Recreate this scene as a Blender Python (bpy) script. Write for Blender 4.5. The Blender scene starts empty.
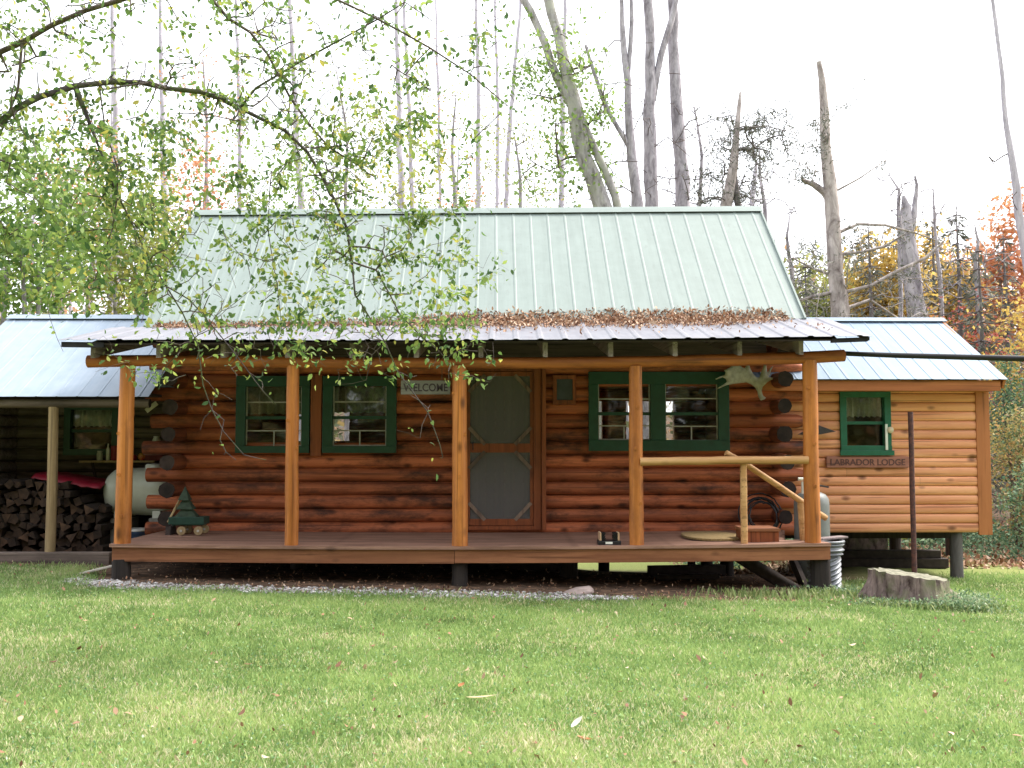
import bpy, bmesh, math, random
import numpy as np
from mathutils import Vector, Matrix, noise as mnoise
R = math.radians
random.seed(7); rng = np.random.default_rng(11)
C = bpy.context.scene.collection
sc = bpy.context.scene
# ------------------------------------------------------------------ camera model
FOC, CX, CY = 1000.0, 512.0, 384.0
PITCH, YAW = math.atan(60/1000.0), math.atan(12/1000.0)
CAM = Vector((0.0, -10.9, 1.55))
RM = Matrix.Rotation(-YAW, 3, 'Z') @ Matrix.Rotation(math.pi/2+PITCH, 3, 'X')
def at(px, py, Y):
    d = RM @ Vector(((px-CX)/FOC, -(py-CY)/FOC, -1.0))
    t = (Y-CAM.y)/d.y
    return CAM + d*t
def X(px, Y, py=444): return at(px, py, Y).x
def Z(py, Y, px=500): return at(px, py, Y).z
def lerp(a, b, t): return a+(b-a)*t
def smooth(a, b, t):
    t = min(1, max(0, (t-a)/(b-a))); return t*t*(3-2*t)
def ground_z(x, y):
    xs = [-40, -6, -4, 0, 3.6, 5.5, 9, 60]; zs = [.2, .14, .10, .0, -.07, -.18, -.24, -.3]
    z = float(np.interp(x, xs, zs))
    z *= lerp(.35, 1, smooth(-8, -1, y))
    z += .025*math.sin(x*.9+1.3)*math.sin(y*.8+.4)*(1 if y < -1 else .4)
    z -= .5*smooth(.8, 6.2, y)*smooth(.0, 1.4, x)*(1-smooth(3.9, 5.0, x))
    if y > 14: z += (y-14)*.05*smooth(14, 30, y)
    return z
# ------------------------------------------------------------------ objects
def thing(name, label, cat, loc=(0, 0, 0), group=None, kind=None):
    o = bpy.data.objects.new(name, None); C.objects.link(o); o.location = loc
    o.empty_display_size = .1
    tag(o, label, cat, group, kind); return o
def tag(o, label=None, cat=None, group=None, kind=None):
    if label: o['label'] = label
    if cat: o['category'] = cat
    if group: o['group'] = group
    if kind: o['kind'] = kind
    return o
def copy_thing(o, loc=None, rot=None, label=None):
    c = o.copy(); C.objects.link(c)
    if loc is not None: c.location = loc
    if rot is not None: c.rotation_euler = rot
    if label: c['label'] = label
    for ch in list(o.children):
        k = ch.copy(); C.objects.link(k); k.parent = c
    return c
def wloc(o):
    v = Vector((0, 0, 0))
    while o is not None:
        v += Vector(o.location); o = o.parent
    return v
class MB:
    def __init__(s): s.v = []; s.f = []; s.r = []; s.m = []; s.sm = []
    def add(s, vs, fs, rnd=None, mi=0, sm=False):
        b = len(s.v); s.v += [tuple(p) for p in vs]
        if rnd is None: rnd = random.random()
        s.r += [rnd]*len(vs) if not hasattr(rnd, '__len__') else list(rnd)
        for q in fs: s.f.append(tuple(b+i for i in q)); s.m.append(mi); s.sm.append(sm)
        return s
    def box(s, x0, x1, y0, y1, z0, z1, rnd=None, mi=0):
        vs = [(x0, y0, z0), (x1, y0, z0), (x1, y1, z0), (x0, y1, z0), (x0, y0, z1), (x1, y0, z1), (x1, y1, z1), (x0, y1, z1)]
        return s.add(vs, [(0, 3, 2, 1), (4, 5, 6, 7), (0, 1, 5, 4), (1, 2, 6, 5), (2, 3, 7, 6), (3, 0, 4, 7)], rnd, mi)
    def bar(s, a, b, w, h, up=(0, 0, 1), rnd=None, mi=0):
        a = Vector(a); b = Vector(b); d = (b-a).normalized(); up = Vector(up)
        sd = d.cross(up)
        if sd.length < 1e-4: sd = d.cross(Vector((1, 0, 0)))
        sd.normalize(); u = sd.cross(d); sd *= w/2; u *= h/2
        vs = [p+q for p in (a, b) for q in (-sd-u, sd-u, sd+u, -sd+u)]
        return s.add(vs, [(0, 3, 2, 1), (4, 5, 6, 7), (0, 1, 5, 4), (1, 2, 6, 5), (2, 3, 7, 6), (3, 0, 4, 7)], rnd, mi)
    def tube(s, pts, rad, n=8, rnd=None, mi=0, cap=True, capmi=None, rough=0.0, sm=True):
        pts = [Vector(p) for p in pts]; k = len(pts)
        if not hasattr(rad, '__len__'): rad = [rad]*k
        vs = []; nrm = None
        for i, p in enumerate(pts):
            d = (pts[min(i+1, k-1)]-pts[max(i-1, 0)])
            d = d.normalized() if d.length > 1e-9 else Vector((0, 0, 1))
            if nrm is None:
                nrm = d.cross(Vector((0, 0, 1)) if abs(d.z) < .9 else Vector((1, 0, 0))).normalized()
            nrm = (nrm-d*nrm.dot(d)).normalized(); bn = d.cross(nrm)
            for j in range(n):
                a = 2*math.pi*j/n; rr = rad[i]*(1+(random.uniform(-rough, rough) if rough else 0))
                vs.append(p+(nrm*math.cos(a)+bn*math.sin(a))*rr)
        fs = [(i*n+j, i*n+(j+1) % n, (i+1)*n+(j+1) % n, (i+1)*n+j) for i in range(k-1) for j in range(n)]
        if rnd is None: rnd = random.random()
        b = len(s.v); s.add(vs, fs, rnd, mi, sm)
        if cap:
            for base, rev in ((0, True), ((k-1)*n, False)):
                ring = [vs[base+j] for j in range(n)]
                s.add(ring, [tuple(range(n))[::-1] if rev else tuple(range(n))], rnd, mi if capmi is None else capmi)
        return s
    def log(s, a, b, r, rnd=None, mi=0, capmi=1, n=12, step=.35, rv=.05, wob=.006, cut=False, rend=.015):
        a = Vector(a); b = Vector(b); L = (b-a).length; k = max(2, int(L/step)+1)
        ph = random.uniform(0, 100); pts = []; rad = []
        for i in range(k+1):
            t = i/k; p = a.lerp(b, t)
            p = p+Vector((0, mnoise.noise((t*L*1.3, ph, 0)), mnoise.noise((t*L*1.3, ph, 9))))*wob
            pts.append(p); rad.append(r*(1+rv*mnoise.noise((t*L*1.8, ph, 4))))
        if cut:
            pts.insert(-1, pts[-1].lerp(pts[-2], .35)); rad.insert(-1, rad[-1]); rad[-1] *= .72
        return s.tube(pts, rad, n, rnd, mi, True, capmi, rend)
    def prism(s, outl, axis, d0, d1, rnd=None, mi=0):
        """outl: 2D points (u,v) ccw; axis 'y': u=x,v=z extruded in y; 'x': u=y,v=z ; 'z': u=x,v=y"""
        def P(u, v, d): return {'y': (u, d, v), 'x': (d, u, v), 'z': (u, v, d)}[axis]
        n = len(outl); vs = [P(u, v, d0) for u, v in outl]+[P(u, v, d1) for u, v in outl]
        fs = [tuple(range(n)), tuple(range(2*n-1, n-1, -1))]+[(i, i+n, (i+1) % n+n, (i+1) % n) for i in range(n)]
        return s.add(vs, fs, rnd, mi)
    def lathe(s, prof, c=(0, 0, 0), n=20, axis='z', rnd=None, mi=0, sm=True):
        c = Vector(c); vs = []
        for r_, h in prof:
            for j in range(n):
                a = 2*math.pi*j/n; u, v = r_*math.cos(a), r_*math.sin(a)
                vs.append(c+Vector({'z': (u, v, h), 'x': (h, u, v), 'y': (u, h, v)}[axis]))
        k = len(prof)
        fs = [(i*n+j, i*n+(j+1) % n, (i+1)*n+(j+1) % n, (i+1)*n+j) for i in range(k-1) for j in range(n)]
        s.add(vs, fs, rnd, mi, sm)
        s.add(vs[:n], [tuple(range(n))[::-1]], rnd, mi); s.add(vs[-n:], [tuple(range(n))], rnd, mi)
        return s
    def build(s, name, mats, parent=None, bevel=0, recalc=True, solid=0):
        me = bpy.data.meshes.new(name); off = wloc(parent) if parent else Vector((0, 0, 0))
        me.from_pydata([(p[0]-off.x, p[1]-off.y, p[2]-off.z) for p in s.v], [], s.f)
        if not isinstance(mats, (list, tuple)): mats = [mats]
        for m_ in mats: me.materials.append(m_)
        me.polygons.foreach_set('material_index', [min(i, len(mats)-1) for i in s.m])
        me.polygons.foreach_set('use_smooth', s.sm)
        at_ = me.attributes.new('rnd', 'FLOAT', 'POINT'); at_.data.foreach_set('value', s.r)
        if recalc:
            bm = bmesh.new(); bm.from_mesh(me); bmesh.ops.recalc_face_normals(bm, faces=bm.faces); bm.to_mesh(me); bm.free()
        me.update()
        o = bpy.data.objects.new(name, me); C.objects.link(o)
        if parent: o.parent = parent
        if solid:
            md = o.modifiers.new('s', 'SOLIDIFY'); md.thickness = solid; md.offset = -1
        if bevel:
            md = o.modifiers.new('b', 'BEVEL'); md.width = bevel; md.segments = 2; md.limit_method = 'ANGLE'; md.angle_limit = R(40)
        return o
def np_mesh(name, V, nper, mat, parent=None, rnd=None, smooth_=False):
    """V: (N, nper, 3) polygons, no sharing"""
    N = V.shape[0]; off = wloc(parent) if parent else Vector((0, 0, 0))
    co = (V-np.array(off)).reshape(-1, 3).astype(np.float32)
    me = bpy.data.meshes.new(name); me.vertices.add(N*nper); me.vertices.foreach_set('co', co.ravel())
    me.loops.add(N*nper); me.loops.foreach_set('vertex_index', np.arange(N*nper, dtype=np.int32))
    me.polygons.add(N); me.polygons.foreach_set('loop_start', np.arange(0, N*nper, nper, dtype=np.int32))
    try: me.polygons.foreach_set('loop_total', np.full(N, nper, dtype=np.int32))
    except Exception: pass
    me.materials.append(mat)
    if rnd is None: rnd = rng.random(N)
    a = me.attributes.new('rnd', 'FLOAT', 'POINT'); a.data.foreach_set('value', np.repeat(rnd, nper).astype(np.float32))
    me.update(calc_edges=True); me.validate()
    o = bpy.data.objects.new(name, me); C.objects.link(o)
    if parent: o.parent = parent
    return o
def leaf_polys(P, size, droop=0.0, flat=0.0, aspect=.5, hexa=True, dirs=None):
    """P (N,3) leaf base points, size (N,) lengths -> polygons"""
    N = len(P); size = np.broadcast_to(size, (N,))
    d = rng.normal(size=(N, 3)) if dirs is None else dirs+rng.normal(size=(N, 3))*.35
    d[:, 2] -= droop; d /= np.linalg.norm(d, axis=1)[:, None]+1e-9
    n = rng.normal(size=(N, 3)); n[:, 2] += flat*np.sign(n[:, 2])
    s = np.cross(d, n); s /= np.linalg.norm(s, axis=1)[:, None]+1e-9
    L = d*size[:, None]; W = s*(size*aspect*.5)[:, None]
    nn = np.cross(d, s)*(size*.12)[:, None]
    if hexa:
        pts = [P, P+L*.28+W*.85+nn, P+L*.62+W*.8+nn, P+L, P+L*.62-W*.8+nn, P+L*.28-W*.85+nn]
    else:
        pts = [P, P+L*.45+W, P+L, P+L*.45-W]
    return np.stack(pts, 1)
# ------------------------------------------------------------------ materials
class NT:
    def __init__(s, name):
        s.m = bpy.data.materials.new(name); s.m.use_nodes = True; s.t = s.m.node_tree; s.t.nodes.clear()
        s.out = s.n('ShaderNodeOutputMaterial')
    def n(s, t, **k):
        nd = s.t.nodes.new(t)
        for a, b in k.items():
            if hasattr(nd, a) and a not in nd.inputs: setattr(nd, a, b)
            else: nd.inputs[a].default_value = b
        return nd
    def l(s, a, b): s.t.links.new(a, b)
    def mix(s, f, a, b, bt='MIX'):
        nd = s.n('ShaderNodeMix', data_type='RGBA', blend_type=bt)
        for i, v in ((0, f), (6, a), (7, b)):
            if hasattr(v, 'is_linked') or isinstance(v, bpy.types.NodeSocket): s.l(v, nd.inputs[i])
            else: nd.inputs[i].default_value = v if i == 0 else (*v[:3], 1)
        return nd.outputs[2]
    def math(s, op, a, b=0.5, clamp=False):
        nd = s.n('ShaderNodeMath', operation=op); nd.use_clamp = clamp
        for i, v in ((0, a), (1, b)):
            if isinstance(v, bpy.types.NodeSocket): s.l(v, nd.inputs[i])
            else: nd.inputs[i].default_value = v
        return nd.outputs[0]
    def ramp(s, f, stops, interp='LINEAR'):
        nd = s.n('ShaderNodeValToRGB'); cr = nd.color_ramp; cr.interpolation = interp
        while len(cr.elements) < len(stops): cr.elements.new(.5)
        for e, (p, c) in zip(cr.elements, stops): e.position = p; e.color = (*c[:3], 1) if len(c) < 4 else c
        s.l(f, nd.inputs[0]); return nd.outputs[0]
    def coords(s, scale=(1, 1, 1), kind='Object', rot=(0, 0, 0)):
        tc = s.n('ShaderNodeTexCoord'); mp = s.n('ShaderNodeMapping'); mp.inputs['Scale'].default_value = scale; mp.inputs['Rotation'].default_value = rot
        s.l(tc.outputs[kind], mp.inputs[0]); return mp.outputs[0]
    def noise(s, co, scale, detail=4, rough=.6, dist=0):
        nd = s.n('ShaderNodeTexNoise'); nd.inputs['Scale'].default_value = scale; nd.inputs['Detail'].default_value = detail
        nd.inputs['Roughness'].default_value = rough; nd.inputs['Distortion'].default_value = dist; s.l(co, nd.inputs['Vector']); return nd.outputs[0]
    def rnd(s):
        return s.n('ShaderNodeAttribute', attribute_name='rnd').outputs['Fac']
    def pbsdf(s, col, rough=.7, metal=0, spec=.4, bump=None, bs=.3, bd=.01):
        p = s.n('ShaderNodeBsdfPrincipled')
        if isinstance(col, bpy.types.NodeSocket): s.l(col, p.inputs['Base Color'])
        else: p.inputs['Base Color'].default_value = (*col[:3], 1)
        if isinstance(rough, bpy.types.NodeSocket): s.l(rough, p.inputs['Roughness'])
        else: p.inputs['Roughness'].default_value = rough
        p.inputs['Metallic'].default_value = metal; p.inputs['Specular IOR Level'].default_value = spec
        if bump is not None:
            b = s.n('ShaderNodeBump'); b.inputs['Strength'].default_value = bs; b.inputs['Distance'].default_value = bd
            s.l(bump, b.inputs['Height']); s.l(b.outputs[0], p.inputs['Normal'])
        s.l(p.outputs[0], s.out.inputs[0]); return p
def m_wood(name, dark, light, axis='x', rough=.6, spread=.45, knots=.6, grain=16, dirt=0.0, spec=.3, stain=None, checks=.55):
    t = NT(name); sc_ = {'x': (.06, 1, 1), 'y': (1, .06, 1), 'z': (1, 1, .06)}[axis]
    co = t.coords(sc_); g = t.noise(co, grain, 5, .65, .4)
    col = t.ramp(g, [(.3, dark), (.68, light)])
    lum = t.math('ADD', t.math('MULTIPLY', t.rnd(), spread), 1-spread*.55)
    col = t.mix(1.0, col, t.n('ShaderNodeCombineColor').outputs[0], 'MULTIPLY') if False else col
    cc = t.n('ShaderNodeCombineColor')
    for i in range(3): t.l(lum, cc.inputs[i])
    col = t.mix(1.0, col, cc.outputs[0], 'MULTIPLY')
    # knots
    ks = {'x': (.5, 0, 1), 'y': (0, .5, 1), 'z': (1, 0, .4)}[axis]
    vo = t.n('ShaderNodeTexVoronoi'); vo.inputs['Scale'].default_value = 6.0; vo.inputs['Randomness'].default_value = 1
    co2 = t.coords(ks); t.l(co2, vo.inputs['Vector'])
    sepc = t.n('ShaderNodeSeparateColor'); t.l(vo.outputs['Color'], sepc.inputs[0]); keep_ = t.math('GREATER_THAN', sepc.outputs[0], .25)
    kd = t.math('ADD', vo.outputs['Distance'], t.math('MULTIPLY', t.math('SUBTRACT', g, .5), .12))
    kf = t.math('MULTIPLY', t.math('MULTIPLY', t.ramp(kd, [(.06, (1, 1, 1)), (.12, (.75, .75, .75)), (.23, (0, 0, 0))]), keep_), knots)
    col = t.mix(kf, col, tuple(c*.28 for c in dark))
    # drying checks along the grain
    ck = t.noise(t.coords({'x': (.02, 1, 1), 'y': (1, .02, 1), 'z': (1, 1, .02)}[axis]), 34, 2, .5)
    col = t.mix(t.math('MULTIPLY', t.ramp(ck, [(.60, (0, 0, 0)), (.66, (1, 1, 1))]), checks), col, tuple(c*.35 for c in dark))
    # broad weathering patches
    if dirt:
        w = t.noise(t.coords((.4, 1, 1) if axis == 'x' else (1, 1, .4)), 3.6, 6, .72)
        wf = t.math('MULTIPLY', t.ramp(w, [(.47, (0, 0, 0)), (.66, (1, 1, 1))]), dirt)
        col = t.mix(wf, col, stain or tuple(c*.4 for c in dark))
    t.pbsdf(col, rough, 0, spec, g, .35, .006); return t.m
def m_plain(name, col, rough=.6, var=.25, scale=12, metal=0, spec=.4, col2=None, bump=.15, useRnd=0.0):
    t = NT(name); n_ = t.noise(t.coords(), scale, 5, .6)
    c2 = col2 or tuple(c*(1-var) for c in col)
    c = t.ramp(n_, [(.35, c2), (.65, col)])
    if useRnd:
        lum = t.math('ADD', t.math('MULTIPLY', t.rnd(), useRnd), 1-useRnd*.6); cc = t.n('ShaderNodeCombineColor')
        for i in range(3): t.l(lum, cc.inputs[i])
        c = t.mix(1.0, c, cc.outputs[0], 'MULTIPLY')
    t.pbsdf(c, rough, metal, spec, n_, bump, .004); return t.m
def m_leaf(name, stops, trans=.35, rough=.5, pos_var=0.0):
    t = NT(name); f = t.rnd()
    if pos_var:
        nz = t.noise(t.coords(), pos_var, 2, .5); f = t.math('ADD', t.math('MULTIPLY', f, .55), t.math('MULTIPLY', t.math('SUBTRACT', nz, .28), 1.0), True)
    col = t.ramp(f, stops)
    p = t.pbsdf(col, rough, 0, .3)
    tr = t.n('ShaderNodeBsdfTranslucent'); t.l(col, tr.inputs[0]); mx = t.n('ShaderNodeMixShader'); mx.inputs[0].default_value = trans
    t.l(p.outputs[0], mx.inputs[1]); t.l(tr.outputs[0], mx.inputs[2]); t.l(mx.outputs[0], t.out.inputs[0]); return t.m
def m_roof(name, c1, c2, rough=.4, metal=.3, streak=.25, scale=3, spots=None):
    t = NT(name); n1 = t.noise(t.coords((3, .25, .25)), scale, 5, .6); n2 = t.noise(t.coords(), 5, 4, .6)
    f = t.math('ADD', t.math('MULTIPLY', n1, .6), t.math('MULTIPLY', n2, .4))
    c = t.ramp(f, [(.35, c2), (.62, c1)])
    if spots:
        n3 = t.noise(t.coords((1, .5, .5)), 14, 4, .7); c = t.mix(t.math('MULTIPLY', t.ramp(n3, [(.58, (0, 0, 0)), (.74, (1, 1, 1))]), .4), c, spots)
    p = t.pbsdf(c, rough, metal, .5, n1, .18, .012)
    return t.m
def m_bark(name, c1, c2, scale=9, stretch=.2, bump=.7, moss=None):
    t = NT(name); n1 = t.noise(t.coords((1, 1, stretch)), scale, 6, .7, .5)
    c = t.ramp(n1, [(.32, c2), (.66, c1)])
    if moss:
        n2 = t.noise(t.coords(), 2.5, 4, .6); c = t.mix(t.ramp(n2, [(.46, (0, 0, 0)), (.6, (1, 1, 1))]), c, moss)
    t.pbsdf(c, .9, 0, .2, n1, bump, .02); return t.m
def m_glass(name):
    t = NT(name); tr = t.n('ShaderNodeBsdfTransparent'); tr.inputs[0].default_value = (.8, .82, .8, 1)
    g = t.n('ShaderNodeBsdfGlossy'); g.inputs['Roughness'].default_value = .03
    lw = t.n('ShaderNodeFresnel'); lw.inputs[0].default_value = 1.5
    nz = t.noise(t.coords(), 2.2, 2, .5); b = t.n('ShaderNodeBump'); b.inputs['Strength'].default_value = .12; b.inputs['Distance'].default_value = .02
    t.l(nz, b.inputs['Height']); t.l(b.outputs[0], g.inputs['Normal'])
    f = t.math('ADD', t.math('MULTIPLY', lw.outputs[0], 1.0), .02, True)
    mx = t.n('ShaderNodeMixShader'); t.l(f, mx.inputs[0]); t.l(tr.outputs[0], mx.inputs[1]); t.l(g.outputs[0], mx.inputs[2])
    t.l(mx.outputs[0], t.out.inputs[0]); return t.m
def m_screen(name):
    t = NT(name); tr = t.n('ShaderNodeBsdfTransparent'); d = t.n('ShaderNodeBsdfDiffuse'); d.inputs[0].default_value = (.17, .16, .158, 1)
    mx = t.n('ShaderNodeMixShader'); mx.inputs[0].default_value = .6
    t.l(tr.outputs[0], mx.inputs[1]); t.l(d.outputs[0], mx.inputs[2]); t.l(mx.outputs[0], t.out.inputs[0]); return t.m
M = {}
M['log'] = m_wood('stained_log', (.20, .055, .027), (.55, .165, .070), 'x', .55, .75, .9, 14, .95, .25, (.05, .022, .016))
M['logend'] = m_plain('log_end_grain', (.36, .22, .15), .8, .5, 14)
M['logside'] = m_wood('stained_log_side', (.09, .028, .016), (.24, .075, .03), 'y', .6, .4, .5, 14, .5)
M['enddark'] = m_plain('weathered_end_grain', (.045, .029, .025), .9, .6, 9, useRnd=.8, bump=.5)
M['post'] = m_wood('peeled_post', (.32, .098, .020), (.60, .222, .052), 'z', .5, .25, .95, 12, .6, .3, (.20, .065, .02))
M['beam'] = m_wood('peeled_beam', (.24, .068, .020), (.47, .155, .042), 'x', .5, .25, .8, 12, .6, .4)
M['rail'] = m_wood('peeled_rail', (.40, .20, .075), (.62, .37, .17), 'x', .55, .2, .4, 12, .1)
M['rafter'] = m_wood('grey_rafter', (.15, .12, .12), (.32, .265, .26), 'y', .8, .4, .3, 18)
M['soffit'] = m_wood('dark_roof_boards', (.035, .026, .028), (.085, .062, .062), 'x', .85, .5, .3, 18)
M['deck'] = m_wood('deck_board', (.16, .085, .058), (.35, .205, .15), 'x', .6, .45, .5, 18, .6, .3, (.13, .07, .05))
M['fascia'] = m_wood('deck_fascia', (.19, .07, .032), (.36, .155, .075), 'x', .6, .3, .85, 14, .45, .3, (.16, .06, .03))
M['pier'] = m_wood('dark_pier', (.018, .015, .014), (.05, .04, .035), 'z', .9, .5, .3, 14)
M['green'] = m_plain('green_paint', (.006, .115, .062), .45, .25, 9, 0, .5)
M['green_shade'] = m_plain('green_paint_shaded', (.005, .055, .034), .45, .3, 9, 0, .5)  # same green paint, with the shade of porch and shed put into the colour
M['muntin'] = m_plain('weathered_white_muntin', (.45, .42, .38), .6, .3, 20)
M['glass'] = m_glass('window_glass')
M['screen'] = m_screen('insect_screen')
M['trim'] = m_wood('red_brown_trim', (.15, .04, .016), (.30, .085, .03), 'z', .55, .2, .5, 14, .3)
M['door'] = m_wood('inner_door_board', (.09, .06, .048), (.24, .17, .13), 'z', .7, .9, .3, 14)
M['siding'] = m_wood('log_siding', (.62, .245, .12), (.84, .42, .225), 'x', .5, .22, .95, 9, .3, .3, (.52, .19, .09))
M['annextrim'] = m_wood('annex_trim', (.30, .095, .032), (.46, .165, .06), 'x', .55, .15, .5, 9, .2)
M['roof_green'] = m_roof('green_roof_metal', (.222, .272, .252), (.185, .228, .21), .6, .0, spots=(.15, .17, .16))
M['roof_cap'] = m_plain('green_ridge_metal', (.22, .268, .248), .55, .1, 4, .0)
M['roof_porch'] = m_roof('galvanised_porch_metal', (.235, .235, .265), (.165, .165, .195), .45, .3, spots=(.34, .24, .20))
M['roof_blue'] = m_roof('blue_grey_metal', (.185, .26, .345), (.14, .21, .30), .55, .1)
M['roof_shed'] = m_roof('pale_shed_metal', (.29, .35, .42), (.22, .285, .36), .5, .1)
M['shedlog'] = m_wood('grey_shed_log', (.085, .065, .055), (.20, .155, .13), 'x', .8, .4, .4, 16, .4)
M['shedpost'] = m_wood('tan_shed_post', (.26, .18, .09), (.42, .31, .17), 'z', .7, .2, .6, 14, .3)
M['white'] = m_plain('chalk_white_paint', (.72, .74, .68), .35, .12, 5, 0, .5)
M['curtain'] = m_plain('white_curtain', (.75, .74, .7), .9, .2, 30, bump=.5)
M['curtain_dk'] = m_plain('grey_curtain', (.34, .33, .31), .9, .3, 30, bump=.5)
M['black'] = m_plain('black_plastic', (.012, .012, .016), .45, .3, 9)
M['rust'] = m_plain('rusty_iron', (.14, .06, .05), .8, .6, 30, 0, .3, (.05, .03, .035))
M['galv'] = m_plain('galvanised_steel', (.27, .285, .31), .5, .4, 8, .5)
M['tanksteel'] = m_plain('grey_tank_paint', (.21, .225, .22), .5, .3, 6, 0, .4)
M['slate'] = m_plain('slate_panel', (.05, .06, .075), .35, .3, 9)
M['antler'] = m_plain('bleached_antler', (.42, .40, .34), .7, .35, 16)
M['tan'] = m_plain('tan_wood', (.5, .33, .2), .6, .3, 14)
M['greywood'] = m_wood('grey_sign_wood', (.13, .125, .105), (.21, .20, .17), 'x', .8, .2, .3, 14)
M['signred'] = m_wood('red_sign_wood', (.26, .105, .075), (.40, .18, .13), 'x', .7, .2, .3, 10)
M['ink'] = m_plain('dark_lettering', (.045, .03, .035), .7, .2)
M['ink2'] = m_plain('burnt_lettering', (.12, .055, .05), .8, .3)
M['red'] = m_plain('red_tarp', (.28, .012, .03), .5, .35, 6)
M['apple'] = m_plain('red_apple', (.42, .03, .02), .35, .5, 7, 0, .5, (.45, .3, .05))
M['jar'] = m_plain('pale_jar', (.5, .5, .47), .25, .2, 6, 0, .5)
M['blue'] = m_plain('blue_plastic', (.05, .09, .17), .4, .3, 6)
M['toygreen'] = m_plain('toy_green_paint', (.012, .05, .036), .5, .3, 8)
M['mat'] = m_plain('woven_mat', (.30, .21, .09), .95, .4, 40, bump=.6)
M['stone'] = m_plain('pink_stone', (.42, .33, .30), .8, .35, 7)
M['bark_grey'] = m_bark('grey_bark', (.46, .43, .46), (.13, .115, .13), 6, .35, 1.0)
M['bark_glare'] = m_bark('glare_pale_bark', (.52, .49, .54), (.30, .28, .32))  # veiling glare over the far trunks is put into this lighter bark colour
M['bark_moss'] = m_bark('mossy_bark', (.44, .42, .42), (.12, .11, .10), 6, .35, 1.0, moss=(.33, .33, .28))
M['bark_dead'] = m_bark('dead_spruce_bark', (.52, .46, .44), (.15, .12, .115), 6, .4, 1.0)
M['bark_dark'] = m_bark('dark_bark', (.20, .18, .18), (.09, .075, .075))
M['bark_apple'] = m_bark('apple_bark', (.13, .11, .12), (.05, .04, .05), 14, .4, .5, (.10, .115, .06))
M['twig'] = m_bark('twig_bark', (.17, .14, .13), (.07, .055, .05), 20)
M['underside_black'] = m_plain('underside_shade_black', (.022, .02, .026), .8, .4, 9)  # black in place of shade, for the strips at the porch roof ends
M['stump'] = m_bark('stump_bark', (.36, .275, .26), (.04, .024, .022), 9, .35, 1.6, moss=(.20, .20, .12))
M['stumptop'] = m_plain('weathered_stump_top', (.30, .29, .21), .95, .6, 12, bump=.6)
M['firebark'] = m_plain('firewood_bark', (.05, .035, .026), .9, .6, 12)
M['fireend'] = m_plain('firewood_split_face', (.09, .05, .03), .9, .6, 10, useRnd=1.1)
M['concrete'] = m_plain('rough_concrete', (.30, .29, .27), .9, .3, 10)
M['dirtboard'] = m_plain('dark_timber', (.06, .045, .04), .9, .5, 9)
M['paleboard'] = m_plain('pale_board', (.62, .58, .50), .7, .25, 9)
M['interior'] = m_wood('interior_boards', (.16, .09, .05), (.28, .17, .09), 'x', .8, .3, .2, 10)
LG = [(0, (.055, .118, .04)), (.35, (.135, .23, .06)), (.7, (.24, .35, .09)), (.92, (.37, .43, .11)), (1, (.52, .46, .10))]
M['leaf_apple'] = m_leaf('apple_leaves', LG, .5)
M['leaf_green'] = m_leaf('green_leaves', [(0, (.10, .18, .05)), (.4, (.19, .30, .08)), (.8, (.30, .41, .11)), (1, (.38, .40, .08))], .4, .5, .5)
M['leaf_pale'] = m_leaf('yellow_green_leaves', [(0, (.17, .21, .06)), (.5, (.29, .33, .09)), (1, (.48, .42, .11))], .55, .5, .5)
M['leaf_yellow'] = m_leaf('yellow_leaves', [(0, (.25, .21, .08)), (.4, (.50, .36, .10)), (.75, (.62, .44, .12)), (1, (.62, .34, .15))], .55, .5, .45)
M['leaf_orange'] = m_leaf('orange_leaves', [(0, (.30, .16, .08)), (.5, (.58, .28, .13)), (1, (.62, .26, .2))], .55, .5, .5)
M['leaf_red'] = m_leaf('red_leaves', [(0, (.22, .05, .05)), (.5, (.45, .12, .10)), (1, (.5, .26, .08))], .4, .5, .5)
M['leaf_mixed'] = m_leaf('mixed_autumn_leaves', [(0, (.07, .13, .08)), (.3, (.18, .22, .10)), (.5, (.40, .36, .13)), (.7, (.50, .30, .14)), (.85, (.52, .22, .18)), (1, (.22, .30, .18))], .35, .6, .35)
M['needle'] = m_leaf('spruce_needles', [(0, (.07, .08, .065)), (.6, (.13, .145, .11)), (1, (.22, .20, .17))], .15, .7)
M['litter'] = m_leaf('dry_leaf_litter', [(0, (.13, .06, .035)), (.4, (.31, .165, .095)), (.8, (.46, .30, .195)), (1, (.60, .48, .36))], .1, .7)
M['pine'] = m_leaf('shrub_leaves', [(0, (.06, .13, .08)), (.5, (.13, .24, .13)), (1, (.26, .34, .18))], .3, .6)
EXPO = 1.8
# ------------------------------------------------------------------ camera, light, sky
cd = bpy.data.cameras.new('camera'); cam = bpy.data.objects.new('camera', cd); C.objects.link(cam)
cd.sensor_width = 36; cd.lens = 36*FOC/1024; cd.clip_end = 1000; cd.clip_start = .05
cam.location = CAM; cam.rotation_euler = (math.pi/2+PITCH, 0, -YAW); sc.camera = cam
SUN_EL, SUN_AZ = 50, 65      # azimuth clockwise from +Y (north)
w = bpy.data.worlds.new('World'); sc.world = w; w.use_nodes = True; nt = w.node_tree; nt.nodes.clear()
sky = nt.nodes.new('ShaderNodeTexSky'); sky.sky_type = 'NISHITA'; sky.sun_disc = False
sky.sun_elevation = R(SUN_EL); sky.sun_rotation = R(SUN_AZ); sky.dust_density = 6; sky.air_density = 1.0; sky.ozone_density = 1
mx = nt.nodes.new('ShaderNodeMix'); mx.data_type = 'RGBA'; mx.inputs[0].default_value = .72
mx.inputs[7].default_value = (8.6, 8.7, 9.0, 1)
nt.links.new(sky.outputs[0], mx.inputs[6])
bg = nt.nodes.new('ShaderNodeBackground'); bg.inputs[1].default_value = .1
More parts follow.
